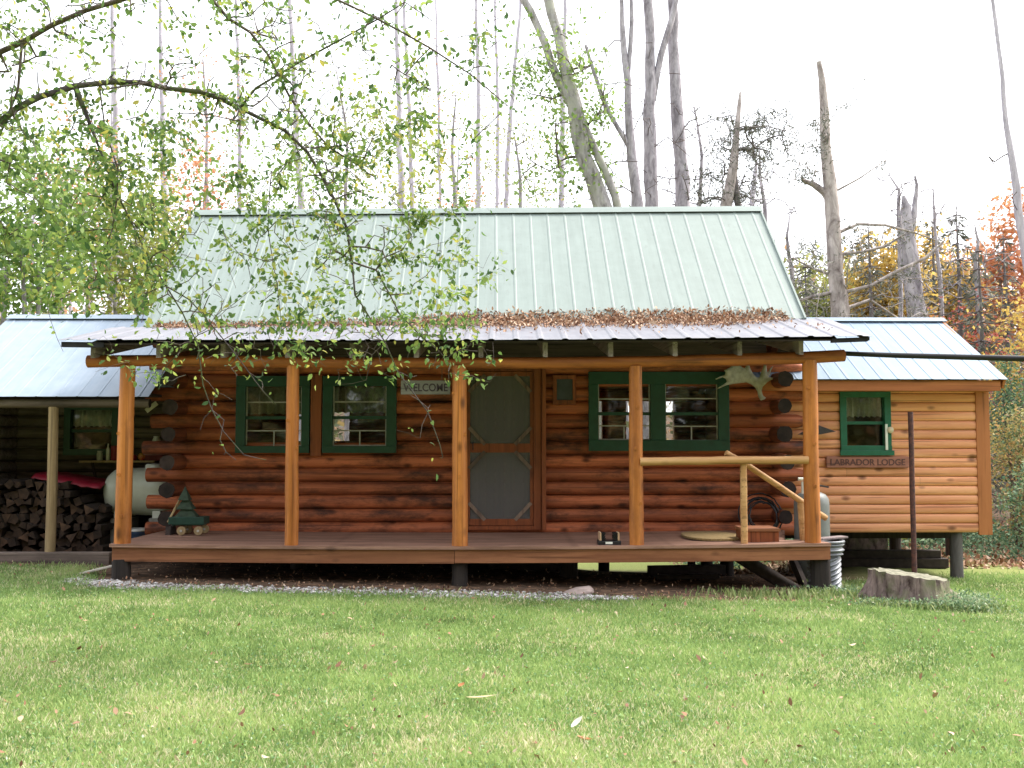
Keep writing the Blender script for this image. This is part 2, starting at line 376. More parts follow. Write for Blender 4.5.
nt.links.new(mx.outputs[2], bg.inputs[0]); wo = nt.nodes.new('ShaderNodeOutputWorld'); nt.links.new(bg.outputs[0], wo.inputs[0])
sl = bpy.data.lights.new('sun', 'SUN'); sl.energy = 1.5; sl.angle = R(16); sl.color = (1, .95, .87)
so = bpy.data.objects.new('sun', sl); C.objects.link(so)
sd = Vector((math.sin(R(SUN_AZ))*math.cos(R(SUN_EL)), math.cos(R(SUN_AZ))*math.cos(R(SUN_EL)), math.sin(R(SUN_EL))))
so.rotation_euler = sd.to_track_quat('Z', 'Y').to_euler(); so.location = (0, -5, 20)
sc.view_settings.view_transform = 'Standard'; sc.view_settings.look = 'None'; sc.view_settings.gamma = 1
sc.view_settings.exposure = EXPO
sc.render.engine = 'CYCLES'; sc.cycles.max_bounces = 8; sc.cycles.transparent_max_bounces = 16
sc.cycles.use_denoising = True
# ------------------------------------------------------------------ ground
def build_ground():
    xs = sorted(set([round(v, 2) for v in list(np.linspace(-14, 14, 113))+list(np.linspace(-120, -14, 16))+list(np.linspace(14, 120, 16))]))
    ys = sorted(set([round(v, 2) for v in list(np.linspace(-12, 8, 81))+list(np.linspace(-60, -12, 10))+list(np.linspace(8, 140, 30))]))
    g = MB(); nx = len(xs)
    vs = [(x, y, ground_z(x, y)+.012*mnoise.noise((x*1.7, y*1.7, 0))) for y in ys for x in xs]
    fs = [(j*nx+i, j*nx+i+1, (j+1)*nx+i+1, (j+1)*nx+i) for j in range(len(ys)-1) for i in range(nx-1)]
    g.add(vs, fs, 0.5, 0, True)
    t = NT('earth_and_thatch'); co = t.coords(); n1 = t.noise(co, 1.1, 5, .6); n2 = t.noise(co, 9, 5, .7); n3 = t.noise(co, 60, 3, .7)
    thatch = t.ramp(n3, [(.3, (.12, .15, .045)), (.6, (.24, .28, .09)), (.75, (.42, .38, .19))])
    earth = t.ramp(n2, [(.35, (.05, .036, .026)), (.55, (.12, .075, .05)), (.68, (.26, .16, .10))])
    sep = t.n('ShaderNodeSeparateXYZ'); t.l(co, sep.inputs[0])
    # bare earth below the cabin and leaf-strewn forest floor behind it
    f = t.math('ADD', t.math('MULTIPLY', t.math('SUBTRACT', n1, .5), 1.2), t.math('ADD', sep.outputs['Y'], .85))
    f = t.math('MULTIPLY', f, 2.2, True)
    fx = t.math('MULTIPLY', t.math('SUBTRACT', sep.outputs['X'], 4.2), 1.0, True)
    f2 = t.math('MAXIMUM', t.math('MULTIPLY', t.math('MULTIPLY', t.math('SUBTRACT', sep.outputs['Y'], 3.6), 1.0, True), fx), t.math('SUBTRACT', sep.outputs['Y'], 11.5, True))
    f = t.math('MULTIPLY', f, t.math('SUBTRACT', 6.0, sep.outputs['Y'], True))
    ff = t.math('MAXIMUM', t.math('MULTIPLY', f, t.math('SUBTRACT', 1.0, fx)), f2)
    col = t.mix(ff, thatch, earth); t.pbsdf(col, .95, 0, .15, n2, .6, .02)
    o = g.build('ground', t.m, recalc=False); tag(o, 'uneven ground of lawn soil and leaf strewn earth under the cabin', 'ground', kind='structure')
build_ground()
def on_lawn(x, y):
    """fraction of grass at a spot (0..1)"""
    e = -.62+.16*mnoise.noise((x*1.2, 3, 0))+.1*mnoise.noise((x*4, 7, 0))
    if x < -4.1: e = lerp(e, .95, smooth(-4.1, -4.8, x) if False else min(1, (-4.1-x)/.6))
    if x > 3.0: e = lerp(e, 1.5, min(1, (x-3.0)/.9))
    if x > 5.2: e = lerp(e, 2.6, min(1, (x-5.2)/1.0))
    return e-y      # positive = inside the lawn
def build_lawn():
    N0 = 640000
    u = rng.random(N0); D = 4.3+(13.6-4.3)*u**1.25
    y = D-10.9; x = (rng.random(N0)*2-1)*(D*.62+.8)
    V = np.empty((N0, 2)); keep = np.zeros(N0, bool); Zs = np.empty(N0)
    gx = np.linspace(-10, 10, 401); ed = np.array([on_lawn(a, 0) for a in gx])
    m = np.interp(x, gx, ed)-y; keep = (m > -.22) & ((m > .22) | (rng.random(N0) < np.clip(.22+m*2.6, .10, 1)))
    x, y, m = x[keep], y[keep], m[keep]; N = len(x)
    # height field by a fine lookup grid
    gxs = np.linspace(-10, 10, 161); gys = np.linspace(-7, 3, 81)
    G = np.array([[ground_z(a, b) for a in gxs] for b in gys])
    fx = (x+10)/20*160; fy = (np.clip(y, -7, 3)+7)/10*80
    ix = np.clip(fx.astype(int), 0, 159); iy = np.clip(fy.astype(int), 0, 79); tx = fx-ix; ty = fy-iy
    z = G[iy, ix]*(1-tx)*(1-ty)+G[iy, ix+1]*tx*(1-ty)+G[iy+1, ix]*(1-tx)*ty+G[iy+1, ix+1]*tx*ty
    # patches
    nx_ = np.arange(-10, 10.05, .1); ny_ = np.arange(-7, 3.05, .1)
    P1 = np.array([[mnoise.noise((a*.9, b*1.1, 2))+.6*mnoise.noise((a*2.6, b*3.1, 5))+.35*mnoise.noise((a*7, b*8, 8)) for a in nx_] for b in ny_])
    P2 = np.array([[mnoise.noise((a*.7, b*1.5, 12))+.7*mnoise.noise((a*3.3, b*4, 15))+.5*mnoise.noise((a*8, b*9, 18)) for a in nx_] for b in ny_])
    jx = np.clip(((x+10)*10).astype(int), 0, len(nx_)-1); jy = np.clip(((y+7)*10).astype(int), 0, len(ny_)-1)
    p1 = P1[jy, jx]; p2 = P2[jy, jx]
    h = np.clip(.025+.012*p1+.012*rng.normal(size=N), .008, .075)
    edge = m < .18; h[edge] *= 1.25
    wd = .0018+.0024*rng.random(N)+.00018*(y+6)
    a = rng.random(N)*2*np.pi; lean = (.25+.6*rng.random(N))*h; la = rng.random(N)*2*np.pi
    B = np.stack([x, y, z], 1); sx = np.stack([np.cos(a), np.sin(a), 0*a], 1)*wd[:, None]
    T = B+np.stack([np.cos(la)*lean, np.sin(la)*lean, h], 1)
    Mi = B*.45+T*.55+np.stack([0*h, 0*h, h*.16], 1)
    V = np.stack([B-sx, B+sx, Mi+sx*.75, T, Mi-sx*.75], 1)
    near = np.clip((-3.0-y)/3.2, 0, 1); r = np.clip(.40+.26*p1+.12*near+.11*rng.normal(size=N), 0, .78)
    straw = rng.random(N) < np.clip(.05+.36*p2+.16*near, .02, .6); r[straw] = .8+.2*rng.random(straw.sum())
    mat = m_leaf('grass_blades', [(0, (.07, .12, .04)), (.35, (.24, .37, .12)), (.62, (.41, .54, .20)), (.79, (.55, .63, .27)), (.8, (.58, .55, .31)), (1, (.80, .75, .53))], .4, .6)
    o = np_mesh('lawn_grass', V, 5, mat, rnd=r)
    tag(o, 'mown light green lawn with straw coloured patches in front of the cabin', 'grass', kind='stuff')
    # clover leaves and small weeds
    K = 34000
    u = rng.random(K); D = 4.4+8.0*u**1.2; y = D-10.9; x = (rng.random(K)*2-1)*(D*.6+.5)
    ok = (np.interp(x, gx, ed)-y) > .1; x, y = x[ok], y[ok]
    jx = np.clip(((x+10)*10).astype(int), 0, len(nx_)-1); jy = np.clip(((y+7)*10).astype(int), 0, len(ny_)-1)
    ok = P2[jy, jx] < .25+.5*rng.random(len(x)); x, y = x[ok], y[ok]
    z = np.array([ground_z(a, b) for a, b in zip(x, y)])+.012+.022*rng.random(len(x))
    L = leaf_polys(np.stack([x, y, z], 1), .009+.012*rng.random(len(x)), 0, 3.5, .8)
    o = np_mesh('clover', L, 6, m_leaf('clover_leaves', [(0, (.10, .20, .09)), (.6, (.23, .38, .17)), (.985, (.32, .46, .15)), (.99, (.45, .52, .40)), (1, (.55, .58, .50))], .3))
    tag(o, 'low clover and small weeds growing through the lawn', 'clover', kind='stuff')
    # fallen leaves
    K = 900
    D = 4.6+7.3*rng.random(K)**1.1; y = D-10.9; x = (rng.random(K)*2-1)*(D*.56)
    ok = (np.interp(x, gx, ed)-y) > -.1; x, y = x[ok], y[ok]
    z = np.array([ground_z(a, b) for a, b in zip(x, y)])+.03+.015*rng.random(len(x))
    L = leaf_polys(np.stack([x, y, z], 1), np.where(rng.random(len(x)) < .75, .015+.02*rng.random(len(x)), .03+.04*rng.random(len(x))), 0, 2.5, .55)
    o = np_mesh('fallen_leaves', L, 6, M['litter']); tag(o, 'dry fallen leaves scattered over the lawn', 'leaves', kind='stuff')
build_lawn()
def single_leaf(name, label, p, L, W, ang, tilt, mat, curl=.3):
    b = MB(); n = 9; vs = []; fs = []
    for i in range(n):
        t = i/(n-1); wd = W*math.sin(math.pi*min(1, t*1.05+.02))**.7*.5; zc = curl*L*(t-.5)**2*2
        vs += [(t*L, -wd, zc+wd*.5), (t*L, 0, zc), (t*L, wd, zc+wd*.5)]
    for i in range(n-1): fs += [(i*3, i*3+1, i*3+4, i*3+3), (i*3+1, i*3+2, i*3+5, i*3+4)]
    b.add(vs, fs, .7, 0, True)
    o = b.build(name, mat); o.location = p; o.rotation_euler = (0, tilt, ang); tag(o, label, 'leaf'); return o
m_white_leaf = m_leaf('bleached_leaf', [(0, (.75, .70, .62)), (1, (.78, .74, .68))], .25)
m_straw_leaf = m_leaf('straw_leaf', [(0, (.66, .52, .30)), (1, (.72, .58, .36))], .25)
m_rust_leaf = m_leaf('rust_leaf', [(0, (.36, .15, .06)), (1, (.42, .18, .07))], .2)
def lawn_pt(px, py, dz=.03):
    d = RM @ Vector(((px-CX)/FOC, -(py-CY)/FOC, -1)); t = 4
    for _ in range(60):
        p = CAM+d*t; t += (p.z-ground_z(p.x, p.y)-dz)*2.0
    return CAM+d*t
single_leaf('fallen_leaf', 'pale bleached leaf standing up in the grass in front of the porch', lawn_pt(573, 729, .035), .085, .055, .4, -.7, m_white_leaf)
single_leaf('fallen_leaf', 'rust brown curled leaf in the grass below the pale bleached leaf', lawn_pt(577, 738, .03), .08, .035, -.3, .1, m_rust_leaf)
single_leaf('fallen_leaf', 'long narrow straw coloured leaf lying flat on the lawn', lawn_pt(466, 699, .04), .19, .028, .15, -.05, m_straw_leaf, .12)
single_leaf('fallen_leaf', 'small dark red brown leaf beside the long straw coloured leaf', lawn_pt(459, 688, .035), .06, .04, 1.0, -.3, m_rust_leaf)
# gravel strip
def build_gravel():
    pts = []
    for px, py in ((66, 581), (110, 584), (170, 588), (240, 590), (330, 592), (420, 594), (500, 596), (570, 598), (632, 599)):
        d = RM @ Vector(((px-CX)/FOC, -(py-CY)/FOC, -1)); t = 10.5
        for _ in range(50): p = CAM+d*t; t += (p.z-ground_z(p.x, p.y))*3
        pts.append(CAM+d*t)
    b = MB(); ico = bmesh.new(); bmesh.ops.create_icosphere(ico, subdivisions=1, radius=1)
    iv = [v.co.copy() for v in ico.verts]; fi = [tuple(v.index for v in f.verts) for f in ico.faces]
    for k in range(3600):
        s = random.random()*(len(pts)-1); i = int(s); p = pts[i].lerp(pts[i+1], s-i)
        wv = .12*(.45+.55*min(1, s*.8+.2) if s > .2 else 1)*(1-.55*smooth(6.2, 8, s))
        x = p.x+random.gauss(0, .03); y = p.y+random.gauss(0, wv*1.0)+.05*mnoise.noise((p.x*2, 1, 1))
        r = random.uniform(.009, .024); sc3 = Vector((random.uniform(.7, 1.4), random.uniform(.7, 1.2), random.uniform(.5, .8)))*r
        rt = Matrix.Rotation(random.random()*6, 3, 'Z'); q = Vector((x, y, ground_z(x, y)+r*.35))
        b.add([q+rt @ Vector((v.x*sc3.x, v.y*sc3.y, v.z*sc3.z))*random.uniform(.85, 1.15) for v in iv], fi, random.random())
    t = NT('pale_gravel'); c = t.ramp(t.rnd(), [(0, (.10, .085, .075)), (.4, (.28, .265, .25)), (.8, (.46, .44, .43)), (1, (.72, .71, .70))]); t.pbsdf(c, .8)
    o = b.build('gravel', t.m, recalc=False); tag(o, 'strip of pale crushed gravel along the front of the porch', 'gravel', kind='stuff')
build_gravel()
# ------------------------------------------------------------------ log cabin
zD = .48
XM = .0
def sag(x): return -.034*max(0, 1-((x+.3)/4.0)**2)
DX0, DX1 = X(113, 0), X(828, 0)
cabin = thing('log_cabin', 'red brown log cabin with green metal roof and full width front porch', 'cabin', (0, 1.9, 0))
WY = 1.85; FR = .0895; PITCHL = .170
XL, XR = X(169, 1.35), X(786, 1.35)
WF = WY-FR   # face plane of the front wall
# openings in the front wall: x0,x1,z0,z1
def op(px0, px1, py0, py1): return (X(px0, WF), X(px1, WF), Z(py1, WF), Z(py0, WF))
OPEN = [op(241, 303, 382, 447), op(329, 390, 382, 447), op(596, 722, 379, 443), op(467, 532, 372, 527)]
LOGZ = [zD+.0+PITCHL*k for k in range(15)]
def front_wall():
    b = MB()
    for k, z in enumerate(LOGZ):
        ext = k % 2 == 0
        a = (X(147+random.uniform(-3, 6), WY) if ext else XL-.02); e = (X(803+random.uniform(-4, 6), WY) if ext else XR+.02)
        cuts = sorted([(o[0], o[1]) for o in OPEN if o[2]+.03 < z < o[3]-.03])
        segs = []; s = a
        for c0, c1 in cuts: segs.append((s, c0)); s = c1
        segs.append((s, e)); rn = random.random()
        for i, (s0, s1) in enumerate(segs):
            if s1-s0 < .02: continue
            b.log((s0, WY, z), (s1, WY, z), FR, min(1, max(0, rn+random.uniform(-.12, .12))), cut=(i == len(segs)-1 and ext))
    return b.build('front_wall', [M['log'], M['logend']], cabin)
front_wall()
YB = 5.8
def side_wall(x):
    b = MB()
    for k, z in enumerate(LOGZ):
        ext = k % 2 == 1
        y0 = 1.36+random.uniform(-.10, .08) if ext else WY-.02; y1 = YB+.35 if ext else YB
        b.log((x, y1, z), (x, y0, z+random.uniform(-.012, .012)), FR*(random.uniform(.95, 1.12) if ext else 1), mi=0, cut=False, rv=.09, wob=.014, rend=.07)
    # gable above the plate
    for k in range(9):
        z = LOGZ[-1]+PITCHL*(k+1); half = (YB-WY)/2*(1-(k+.9)/10.3); ym = (YB+WY)/2-.02
        if half > .1: b.log((x, ym-half, z), (x, ym+half, z), FR)
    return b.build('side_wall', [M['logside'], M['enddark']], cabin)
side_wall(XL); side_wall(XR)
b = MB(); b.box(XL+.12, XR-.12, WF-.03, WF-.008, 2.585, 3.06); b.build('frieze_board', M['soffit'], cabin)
def back_wall():
    b = MB(); ops = [(-3.4, -2.5, 1.2, 2.2), (-1.7, -.8, 1.2, 2.2), (1.0, 1.7, 1.2, 2.2), (2.1, 2.9, 1.2, 2.2)]
    for k, z in enumerate(LOGZ):
        s = XL-.3; segs = []
        for o in ops:
            if o[2] < z < o[3]: segs.append((s, o[0])); s = o[1]
        segs.append((s, XR+.3))
        for s0, s1 in segs: b.log((s0, YB, z), (s1, YB, z), FR, rnd=.5)
    b.build('back_wall', [M['log'], M['logend']], cabin)
back_wall()
b = MB(); b.box(XL+.1, XR-.1, WY+.06, YB-.06, .40, .45); b.box(XL+.1, XR-.1, WY+.06, YB-.06, 2.95, 2.99)
b.box(-1.0, -.94, 2.9, YB-.1, .45, 2.95)
b.build('interior_floor', M['interior'], cabin)
# wall plate under the eave and purlin ends
b = MB(); b.log((X(150, WY), WY-.03, LOGZ[-1]+.14), (X(800, WY), WY-.03, LOGZ[-1]+.14), .085)
b.build('wall_plate', [M['log'], M['enddark']], cabin)

def frame_mb(rect, panes, y0, y1, eps=0):
    """board frame filling rect except the panes (list of x0,x1,z0,z1, left to right, same z)"""
    x0, x1, z0, z1 = rect; b = MB(); pz0 = max(p[2] for p in panes); pz1 = min(p[3] for p in panes)
    b.box(x0, x1, y0, y1, pz1, z1); b.box(x0, x1, y0-.006, y1, z0, pz0)
    s = x0
    for p in panes: b.box(s, p[0], y0+.003, y1, pz0, pz1); s = p[1]
    b.box(s, x1, y0+.003, y1, pz0, pz1); return b
def pr(px0, px1, py0, py1, Y): return (X(px0, Y), X(px1, Y), Z(py1, Y), Z(py0, Y))
def make_window(parent, rect, panes, Y, frame_m, vert=True, light=True, curtain=None, depth=.11, cmat=None):
    wy = Y
    f = frame_mb(pr(*rect, wy), [pr(*p, wy) for p in panes], wy, wy+depth).build('window', frame_m, parent, .004)
    for p in panes:
        x0, x1, z0, z1 = pr(*p, wy); zm = (z0+z1)/2-.02; s = MB(); yy = wy+.05
        s.box(x0, x1, yy, yy+.03, zm-.02, zm+.02, mi=0)                    # meeting rail
        for zz, hh in ((zm+(z1-zm)*.5, .008), (zm-(zm-z0)*.46, .008)):
            if light: s.box(x0, x1, yy+.004, yy+.024, zz-hh, zz+hh, mi=1)
        if light and vert:
            xv = x0+(x1-x0)*.5; s.box(xv-.008, xv+.008, yy+.006, yy+.022, z0, zm-(zm-z0)*.46-.008, mi=1)
            s.box(x0, x0+.016, yy+.008, yy+.02, z0, z1, mi=1); s.box(x1-.016, x1, yy+.008, yy+.02, z0, z1, mi=1); s.box(x0+.016, x1-.016, yy+.009, yy+.02, z0, z0+.016, mi=1)
        s.build('sash', [frame_m, M['muntin']], f, .002)
        g = MB(); g.box(x0-.005, x1+.005, yy+.032, yy+.036, z0-.005, z1+.005); g.build('pane', M['glass'], f)
        if curtain:
            c = MB(); n = 40; zt, zb = z1+.02, lerp(z1, z0, curtain); cy = yy+.055; vs = []
            for i in range(n+1):
                t = i/n; xx = lerp(x0-.02, x1+.02, t); yo = .014*math.sin(t*46)+.006*math.sin(t*19)
                vs += [(xx, cy+yo, zt), (xx, cy+yo*1.3, zb+.008*math.sin(t*46))]
            c.add(vs, [(2*i, 2*i+1, 2*i+3, 2*i+2) for i in range(n)], .5, 0, True); c.build('curtain', cmat or M['curtain'], f, recalc=False, solid=.002)
    return f
GY = WF-.05
make_window(cabin, (235, 309, 376, 453), [(244.5, 301, 386.5, 446)], GY, M['green_shade'], curtain=.46, cmat=M['curtain_dk'])
make_window(cabin, (322, 396, 376, 453), [(332, 386, 386, 446)], GY, M['green_shade'], curtain=.44, cmat=M['curtain_dk'])
make_window(cabin, (589, 730, 371.5, 451), [(598.5, 651, 384, 440), (666, 719, 383, 441)], GY, M['green_shade'])
# trim board between the two left windows
b = MB(); x0, x1, z0, z1 = pr(310, 321, 374, 456, GY); b.box(x0, x1, GY+.01, GY+.09, z0, z1); b.build('trim_board', M['trim'], cabin, .004)
# screen door
x0, x1, z0, z1 = pr(457, 546, 366, 530, GY)
f = MB(); jx = X(533.5, GY); f.box(x0, X(466, GY), GY, GY+.12, z0, z1); f.box(jx, X(541, GY), GY-.004, GY+.12, z0, z1); f.box(X(541.6, GY), x1, GY-.03, GY+.10, z0, z1)
f.box(X(466, GY), jx, GY+.002, GY+.12, Z(371, GY), z1); f.box(X(466, GY), jx, GY-.01, GY+.12, z0, Z(526, GY))
door_frame = f.build('door_frame', M['trim'], cabin, .004)
d = MB(); dy = GY+.012; xa, xb = X(466.6, GY), jx-.005
d.box(xa, X(470, GY), dy, dy+.03, Z(525.6, GY), Z(371.5, GY)); d.box(X(530, GY), xb, dy, dy+.03, Z(525.6, GY), Z(371.5, GY))
for pa, pb in ((371.5, 376), (443.5, 452.5), (519, 525.6)): d.box(X(470, GY), X(530, GY), dy+.002, dy+.03, Z(pb, GY), Z(pa, GY))
screen_door = d.build('screen_door', M['trim'], cabin, .003)
for pa, pb in ((376, 443.5), (452.5, 519)):
    s = MB(); s.box(X(469.5, GY), X(530.5, GY), dy+.014, dy+.016, Z(pb+.5, GY), Z(pa-.5, GY)); s.build('insect_screen', M['screen'], screen_door)
    for cx_, cy_, sx, sy in ((470, pa, 1, 1), (530, pa, -1, 1), (470, pb, 1, -1), (530, pb, -1, -1)):
        q = MB(); q.bar((X(cx_-1*sx, GY), dy-.004, Z(cy_+16*sy, GY)), (X(cx_+15*sx, GY), dy-.004, Z(cy_-1*sy, GY)), .012, .045, up=(0, 0, 1)); q.build('corner_brace', M['door'], screen_door)
q = MB(); hx = X(473, GY); hz = Z(446, GY); q.tube([(hx, dy-.0, hz-.05), (hx, dy-.035, hz-.04), (hx, dy-.035, hz+.04), (hx, dy, hz+.05)], .007, 8); q.build('door_handle', M['black'], screen_door)
q = MB()
for i in range(7): q.box(lerp(xa, xb, i/7)+.004, lerp(xa, xb, (i+1)/7)-.004, dy+.07+.006*(i % 2), dy+.1, Z(525, GY), Z(372, GY))
q.build('inner_door', M['door'], cabin)
# ---- deck
EDGE = .46     # only a strip carries on to the right end; the steps go down behind it
b = MB(); nb = 12; bw = (WF+.02+.04)/nb
for i in range(nb):
    y0 = -.04+i*bw; xe = DX1 if y0+bw < EDGE else X(781, y0+.1)
    k = 10; rn = random.random(); xs = np.linspace(DX0+(0 if i else -.0), xe, k+1); joint = random.choice([.35, .48, .62])
    vs = []
    for xx in xs: zt = zD+sag(xx)-.006*(i/nb)+random.uniform(-.001, .001); vs += [(xx, y0, zt), (xx, y0+bw-.006, zt), (xx, y0+bw-.006, zt-.032), (xx, y0, zt-.032)]
    fs = [(4*j+a, 4*j+(a+1) % 4, 4*j+4+(a+1) % 4, 4*j+4+a) for j in range(k) for a in range(4)]+[(3, 2, 1, 0), (4*k, 4*k+1, 4*k+2, 4*k+3)]
    b.add(vs, fs, rn)
b.build('porch_deck', M['deck'], cabin)
def saggy_board(x0, x1, y0, y1, zt, zb, rnd=None, n=8, follow=1.0):
    b = MB(); xs = np.linspace(x0, x1, n+1); vs = []
    for xx in xs: s_ = sag(xx)*follow; vs += [(xx, y0, zb+s_), (xx, y1, zb+s_), (xx, y1, zt+s_), (xx, y0, zt+s_)]
    b.add(vs, [(4*j+a, 4*j+(a+1) % 4, 4*j+4+(a+1) % 4, 4*j+4+a) for j in range(n) for a in range(4)]+[(3, 2, 1, 0), (4*n, 4*n+1, 4*n+2, 4*n+3)], rnd); return b
xmid = X(455, 0)
saggy_board(DX0+.02, xmid-.002, -.012, .035, zD-.034, .295, .3).build('fascia_board', M['fascia'], cabin, .004)
saggy_board(xmid+.002, DX1, -.014, .035, zD-.034, .300, .7).build('fascia_board', M['fascia'], cabin, .004)
saggy_board(DX1-.045, DX1, .037, EDGE, zD-.034, .30, .6, 2).build('fascia_board', M['fascia'], cabin, .004)
b = MB()
for yy in (.5, 1.0, 1.5): b.box(DX0+.1, X(770, yy), yy, yy+.05, .29, zD-.045)
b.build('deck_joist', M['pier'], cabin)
# ---- posts and beam
posts = []
for px, wpx, tw in ((125, 15.5, 1), (292.5, 13, .95), (460, 15.5, .95), (636, 14, .95), (811, 15.5, 1)):
    r = wpx/1000*10.95/2; x = X(px, .07); b = MB(); zt = Z(366 if px < 700 else 360, .07)-.0; zb = zD+sag(x); ph = random.random()*50
    k = 14; pts = [(x+.008*mnoise.noise((t*3, ph, 0))+(.016 if px in (125,) else -.012 if px == 460 else 0)*(t-.3), .07+.008*mnoise.noise((t*3, ph, 7)), lerp(zb, zt, t)) for t in np.linspace(0, 1, k)]
    rad = [r*(1.04-.10*t+.05*mnoise.noise((t*5, ph, 2))) for t in np.linspace(0, 1, k)]
    b.tube(pts, rad, 14, random.uniform(.3, .7), rough=.008)
    for _ in range(3):                         # knot bumps
        t = random.uniform(.15, .9); a = random.uniform(-2.6, -.5); q = Vector(pts[int(t*(k-1))])
        c = q+Vector((math.cos(a), math.sin(a), 0))*r*.9
        b.lathe([(.004, .018), (.014, .012), (.02, 0), (.02, -.02)], c, 8, 'y', .1)
    posts.append(b.build('porch_post', M['post'], cabin))
b = MB(); pts = []; rad = []
for px, py in ((88, 361.5), (150, 360.5), (250, 361.5), (350, 363), (450, 363), (560, 363), (650, 361.5), (730, 360), (800, 358), (844, 355.5)):
    pts.append(at(px, py, .07)); rad.append(.066+.006*random.uniform(-1, 1))
b.tube(pts, rad, 14, .5, 0, True, 1, .01)
b.build('porch_beam', [M['beam'], M['logend']], cabin)
# ---- porch roof: corners in world from the eave and the break line
EY, BY = -.30, 1.56
def roof_sheet(eL, eR, rL, rR, spacing, rib_h, rib_w, k=1, sagf=None):
    """ribbed metal sheet between eave and ridge lines"""
    eL, eR, rL, rR = map(Vector, (eL, eR, rL, rR)); wid = (eR-eL).length; us = []
    nr = int(round(wid/spacing))
    prof = []
    for i in range(nr):
        c = (i+.5)/nr; h = rib_w/2/wid
        prof += [(c-h*1.6, 0), (c-h*.7, rib_h), (c+h*.7, rib_h), (c+h*1.6, 0)]
    prof = [(0, 0)]+prof+[(1, 0)]
    nrm = (eR-eL).cross(rL-eL).normalized()
    if nrm.z < 0: nrm = -nrm
    b = MB(); vs = []; ks = k
    for j in range(ks+1):
        t = j/ks
        for u, h in prof:
            p = eL.lerp(eR, u).lerp(rL.lerp(rR, u), t)+nrm*(h+.003*mnoise.noise((u*30, t*3, 1)))
            if sagf: p = p+Vector((0, 0, sagf(p.x)*(1-t)))
            vs.append(p)
    n = len(prof)
    b.add(vs, [(j*n+i, j*n+i+1, (j+1)*n+i+1, (j+1)*n+i) for j in range(ks) for i in range(n-1)], .5); return b, nrm
pe0, pe1 = at(57, 340, EY), at(874, 336, EY); pb0, pb1 = at(112, 327.5, BY), at(828, 318.5, BY)
pe1.x = at(872, 336, EY).x
b, _ = roof_sheet(pe0, pe1, pb0, pb1, .26, .011, .05, 4, lambda x: -.02*max(0, 1-(x/3.6)**2))
porch_roof = b.build('porch_roof', M['roof_porch'], cabin, recalc=False, solid=.003)
# boards under the porch metal
sb = MB(); dz = Vector((0, 0, -.03))
q0, q1, q2, q3 = pe0+dz+Vector((.32, .05, 0)), pe1+dz+Vector((-.35, .05, 0)), pb1+dz+Vector((-.1, 0, 0)), pb0+dz+Vector((.1, 0, 0))
for i in range(12):
    a0, a1 = i/12, (i+1)/12-.004
    v = [q0.lerp(q3, a0), q1.lerp(q2, a0), q1.lerp(q2, a1), q0.lerp(q3, a1)]
    sg = [Vector((0, 0, 0))]*4
    sb.add([p-Vector((0, 0, .018)) for p in v]+[p-Vector((0, 0, .0)) for p in v], [(0, 3, 2, 1), (4, 5, 6, 7), (0, 1, 5, 4), (1, 2, 6, 5), (2, 3, 7, 6), (3, 0, 4, 7)], random.random())
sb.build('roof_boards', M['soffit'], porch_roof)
b = MB(); b.bar(pe0+Vector((.03, .06, -.042)), pe0.lerp(pe1, .055)+Vector((0, .06, -.05)), .05, .055); b.build('underside_strip', M['underside_black'], porch_roof)  # added black strips here stand in for the shaded underside of the sheet
b = MB(); b.bar(pe1+Vector((-.03, .06, -.03)), pe1+Vector((-.42, .06, -.045)), .05, .045); b.build('underside_strip', M['underside_black'], porch_roof)
b = MB(); b.bar(pe1+Vector((-.03, .03, -.026)), pb1+Vector((-.02, 0, -.03)), .03, .04); b.build('underside_strip', M['underside_black'], porch_roof)
sl_ = (pb0.z-pe0.z)/(BY-EY)
for px in (96, 161, 225, 289, 353, 417, 481, 545, 610, 674, 738, 799):
    x = X(px, -.02, 350); t = (x-pe0.x)/(pe1.x-pe0.x); z0 = lerp(pe0.z, pe1.z, t)-.055+.2*sl_-.015*max(0, 1-(x/3.6)**2); L = WY-.1
    h = .16; b = MB(); y0, y1 = -.10, 1.7; za, zb = z0, z0+(y1-y0)*sl_*.95
    b.add([(x-.026, y0, za-h), (x+.026, y0, za-h), (x+.026, y0, za), (x-.026, y0, za), (x-.026, y1, zb-h), (x+.026, y1, zb-h), (x+.026, y1, zb), (x-.026, y1, zb)], [(0, 1, 2, 3), (7, 6, 5, 4), (0, 4, 5, 1), (1, 5, 6, 2), (2, 6, 7, 3), (3, 7, 4, 0)])
    b.build('rafter', M['rafter'], porch_roof, .003)
# ---- main roof
RY = 3.82
me0, me1 = at(146, 327, 1.5), at(804, 318.5, 1.5); mr0, mr1 = at(197, 212.5, RY), at(758.5, 208.5, RY)
b, nrm = roof_sheet(me0, me1, mr0, mr1, .245, .006, .026, 3)
main_roof = b.build('roof', M['roof_green'], cabin, recalc=False, solid=.003)
dy = RY-1.5
bk0, bk1 = Vector((me0.x, RY+dy, me0.z)), Vector((me1.x, RY+dy, me1.z))
b, _ = roof_sheet(bk1, bk0, mr1, mr0, .245, .014, .035, 3); b.build('roof_rear', M['roof_green'], main_roof, recalc=False, solid=.003)
b = MB(); ov = .018
for s_, e_ in ((-1, 1),):
    w_ = .13; vs = []
    for p in (mr0+Vector((-.03, 0, 0)), mr1+Vector((.03, 0, 0))):
        vs += [p+Vector((0, -w_, -w_*.82+.022+ov)), p+Vector((0, -w_*.5, -w_*.41+.024+ov)), p+Vector((0, 0, .04)), p+Vector((0, w_*.5, -w_*.41+.024+ov)), p+Vector((0, w_, -w_*.82+.022+ov))]
    b.add(vs, [(i, i+1, i+6, i+5) for i in range(4)], .5)
b.build('ridge_cap', M['roof_cap'], main_roof, solid=.004)
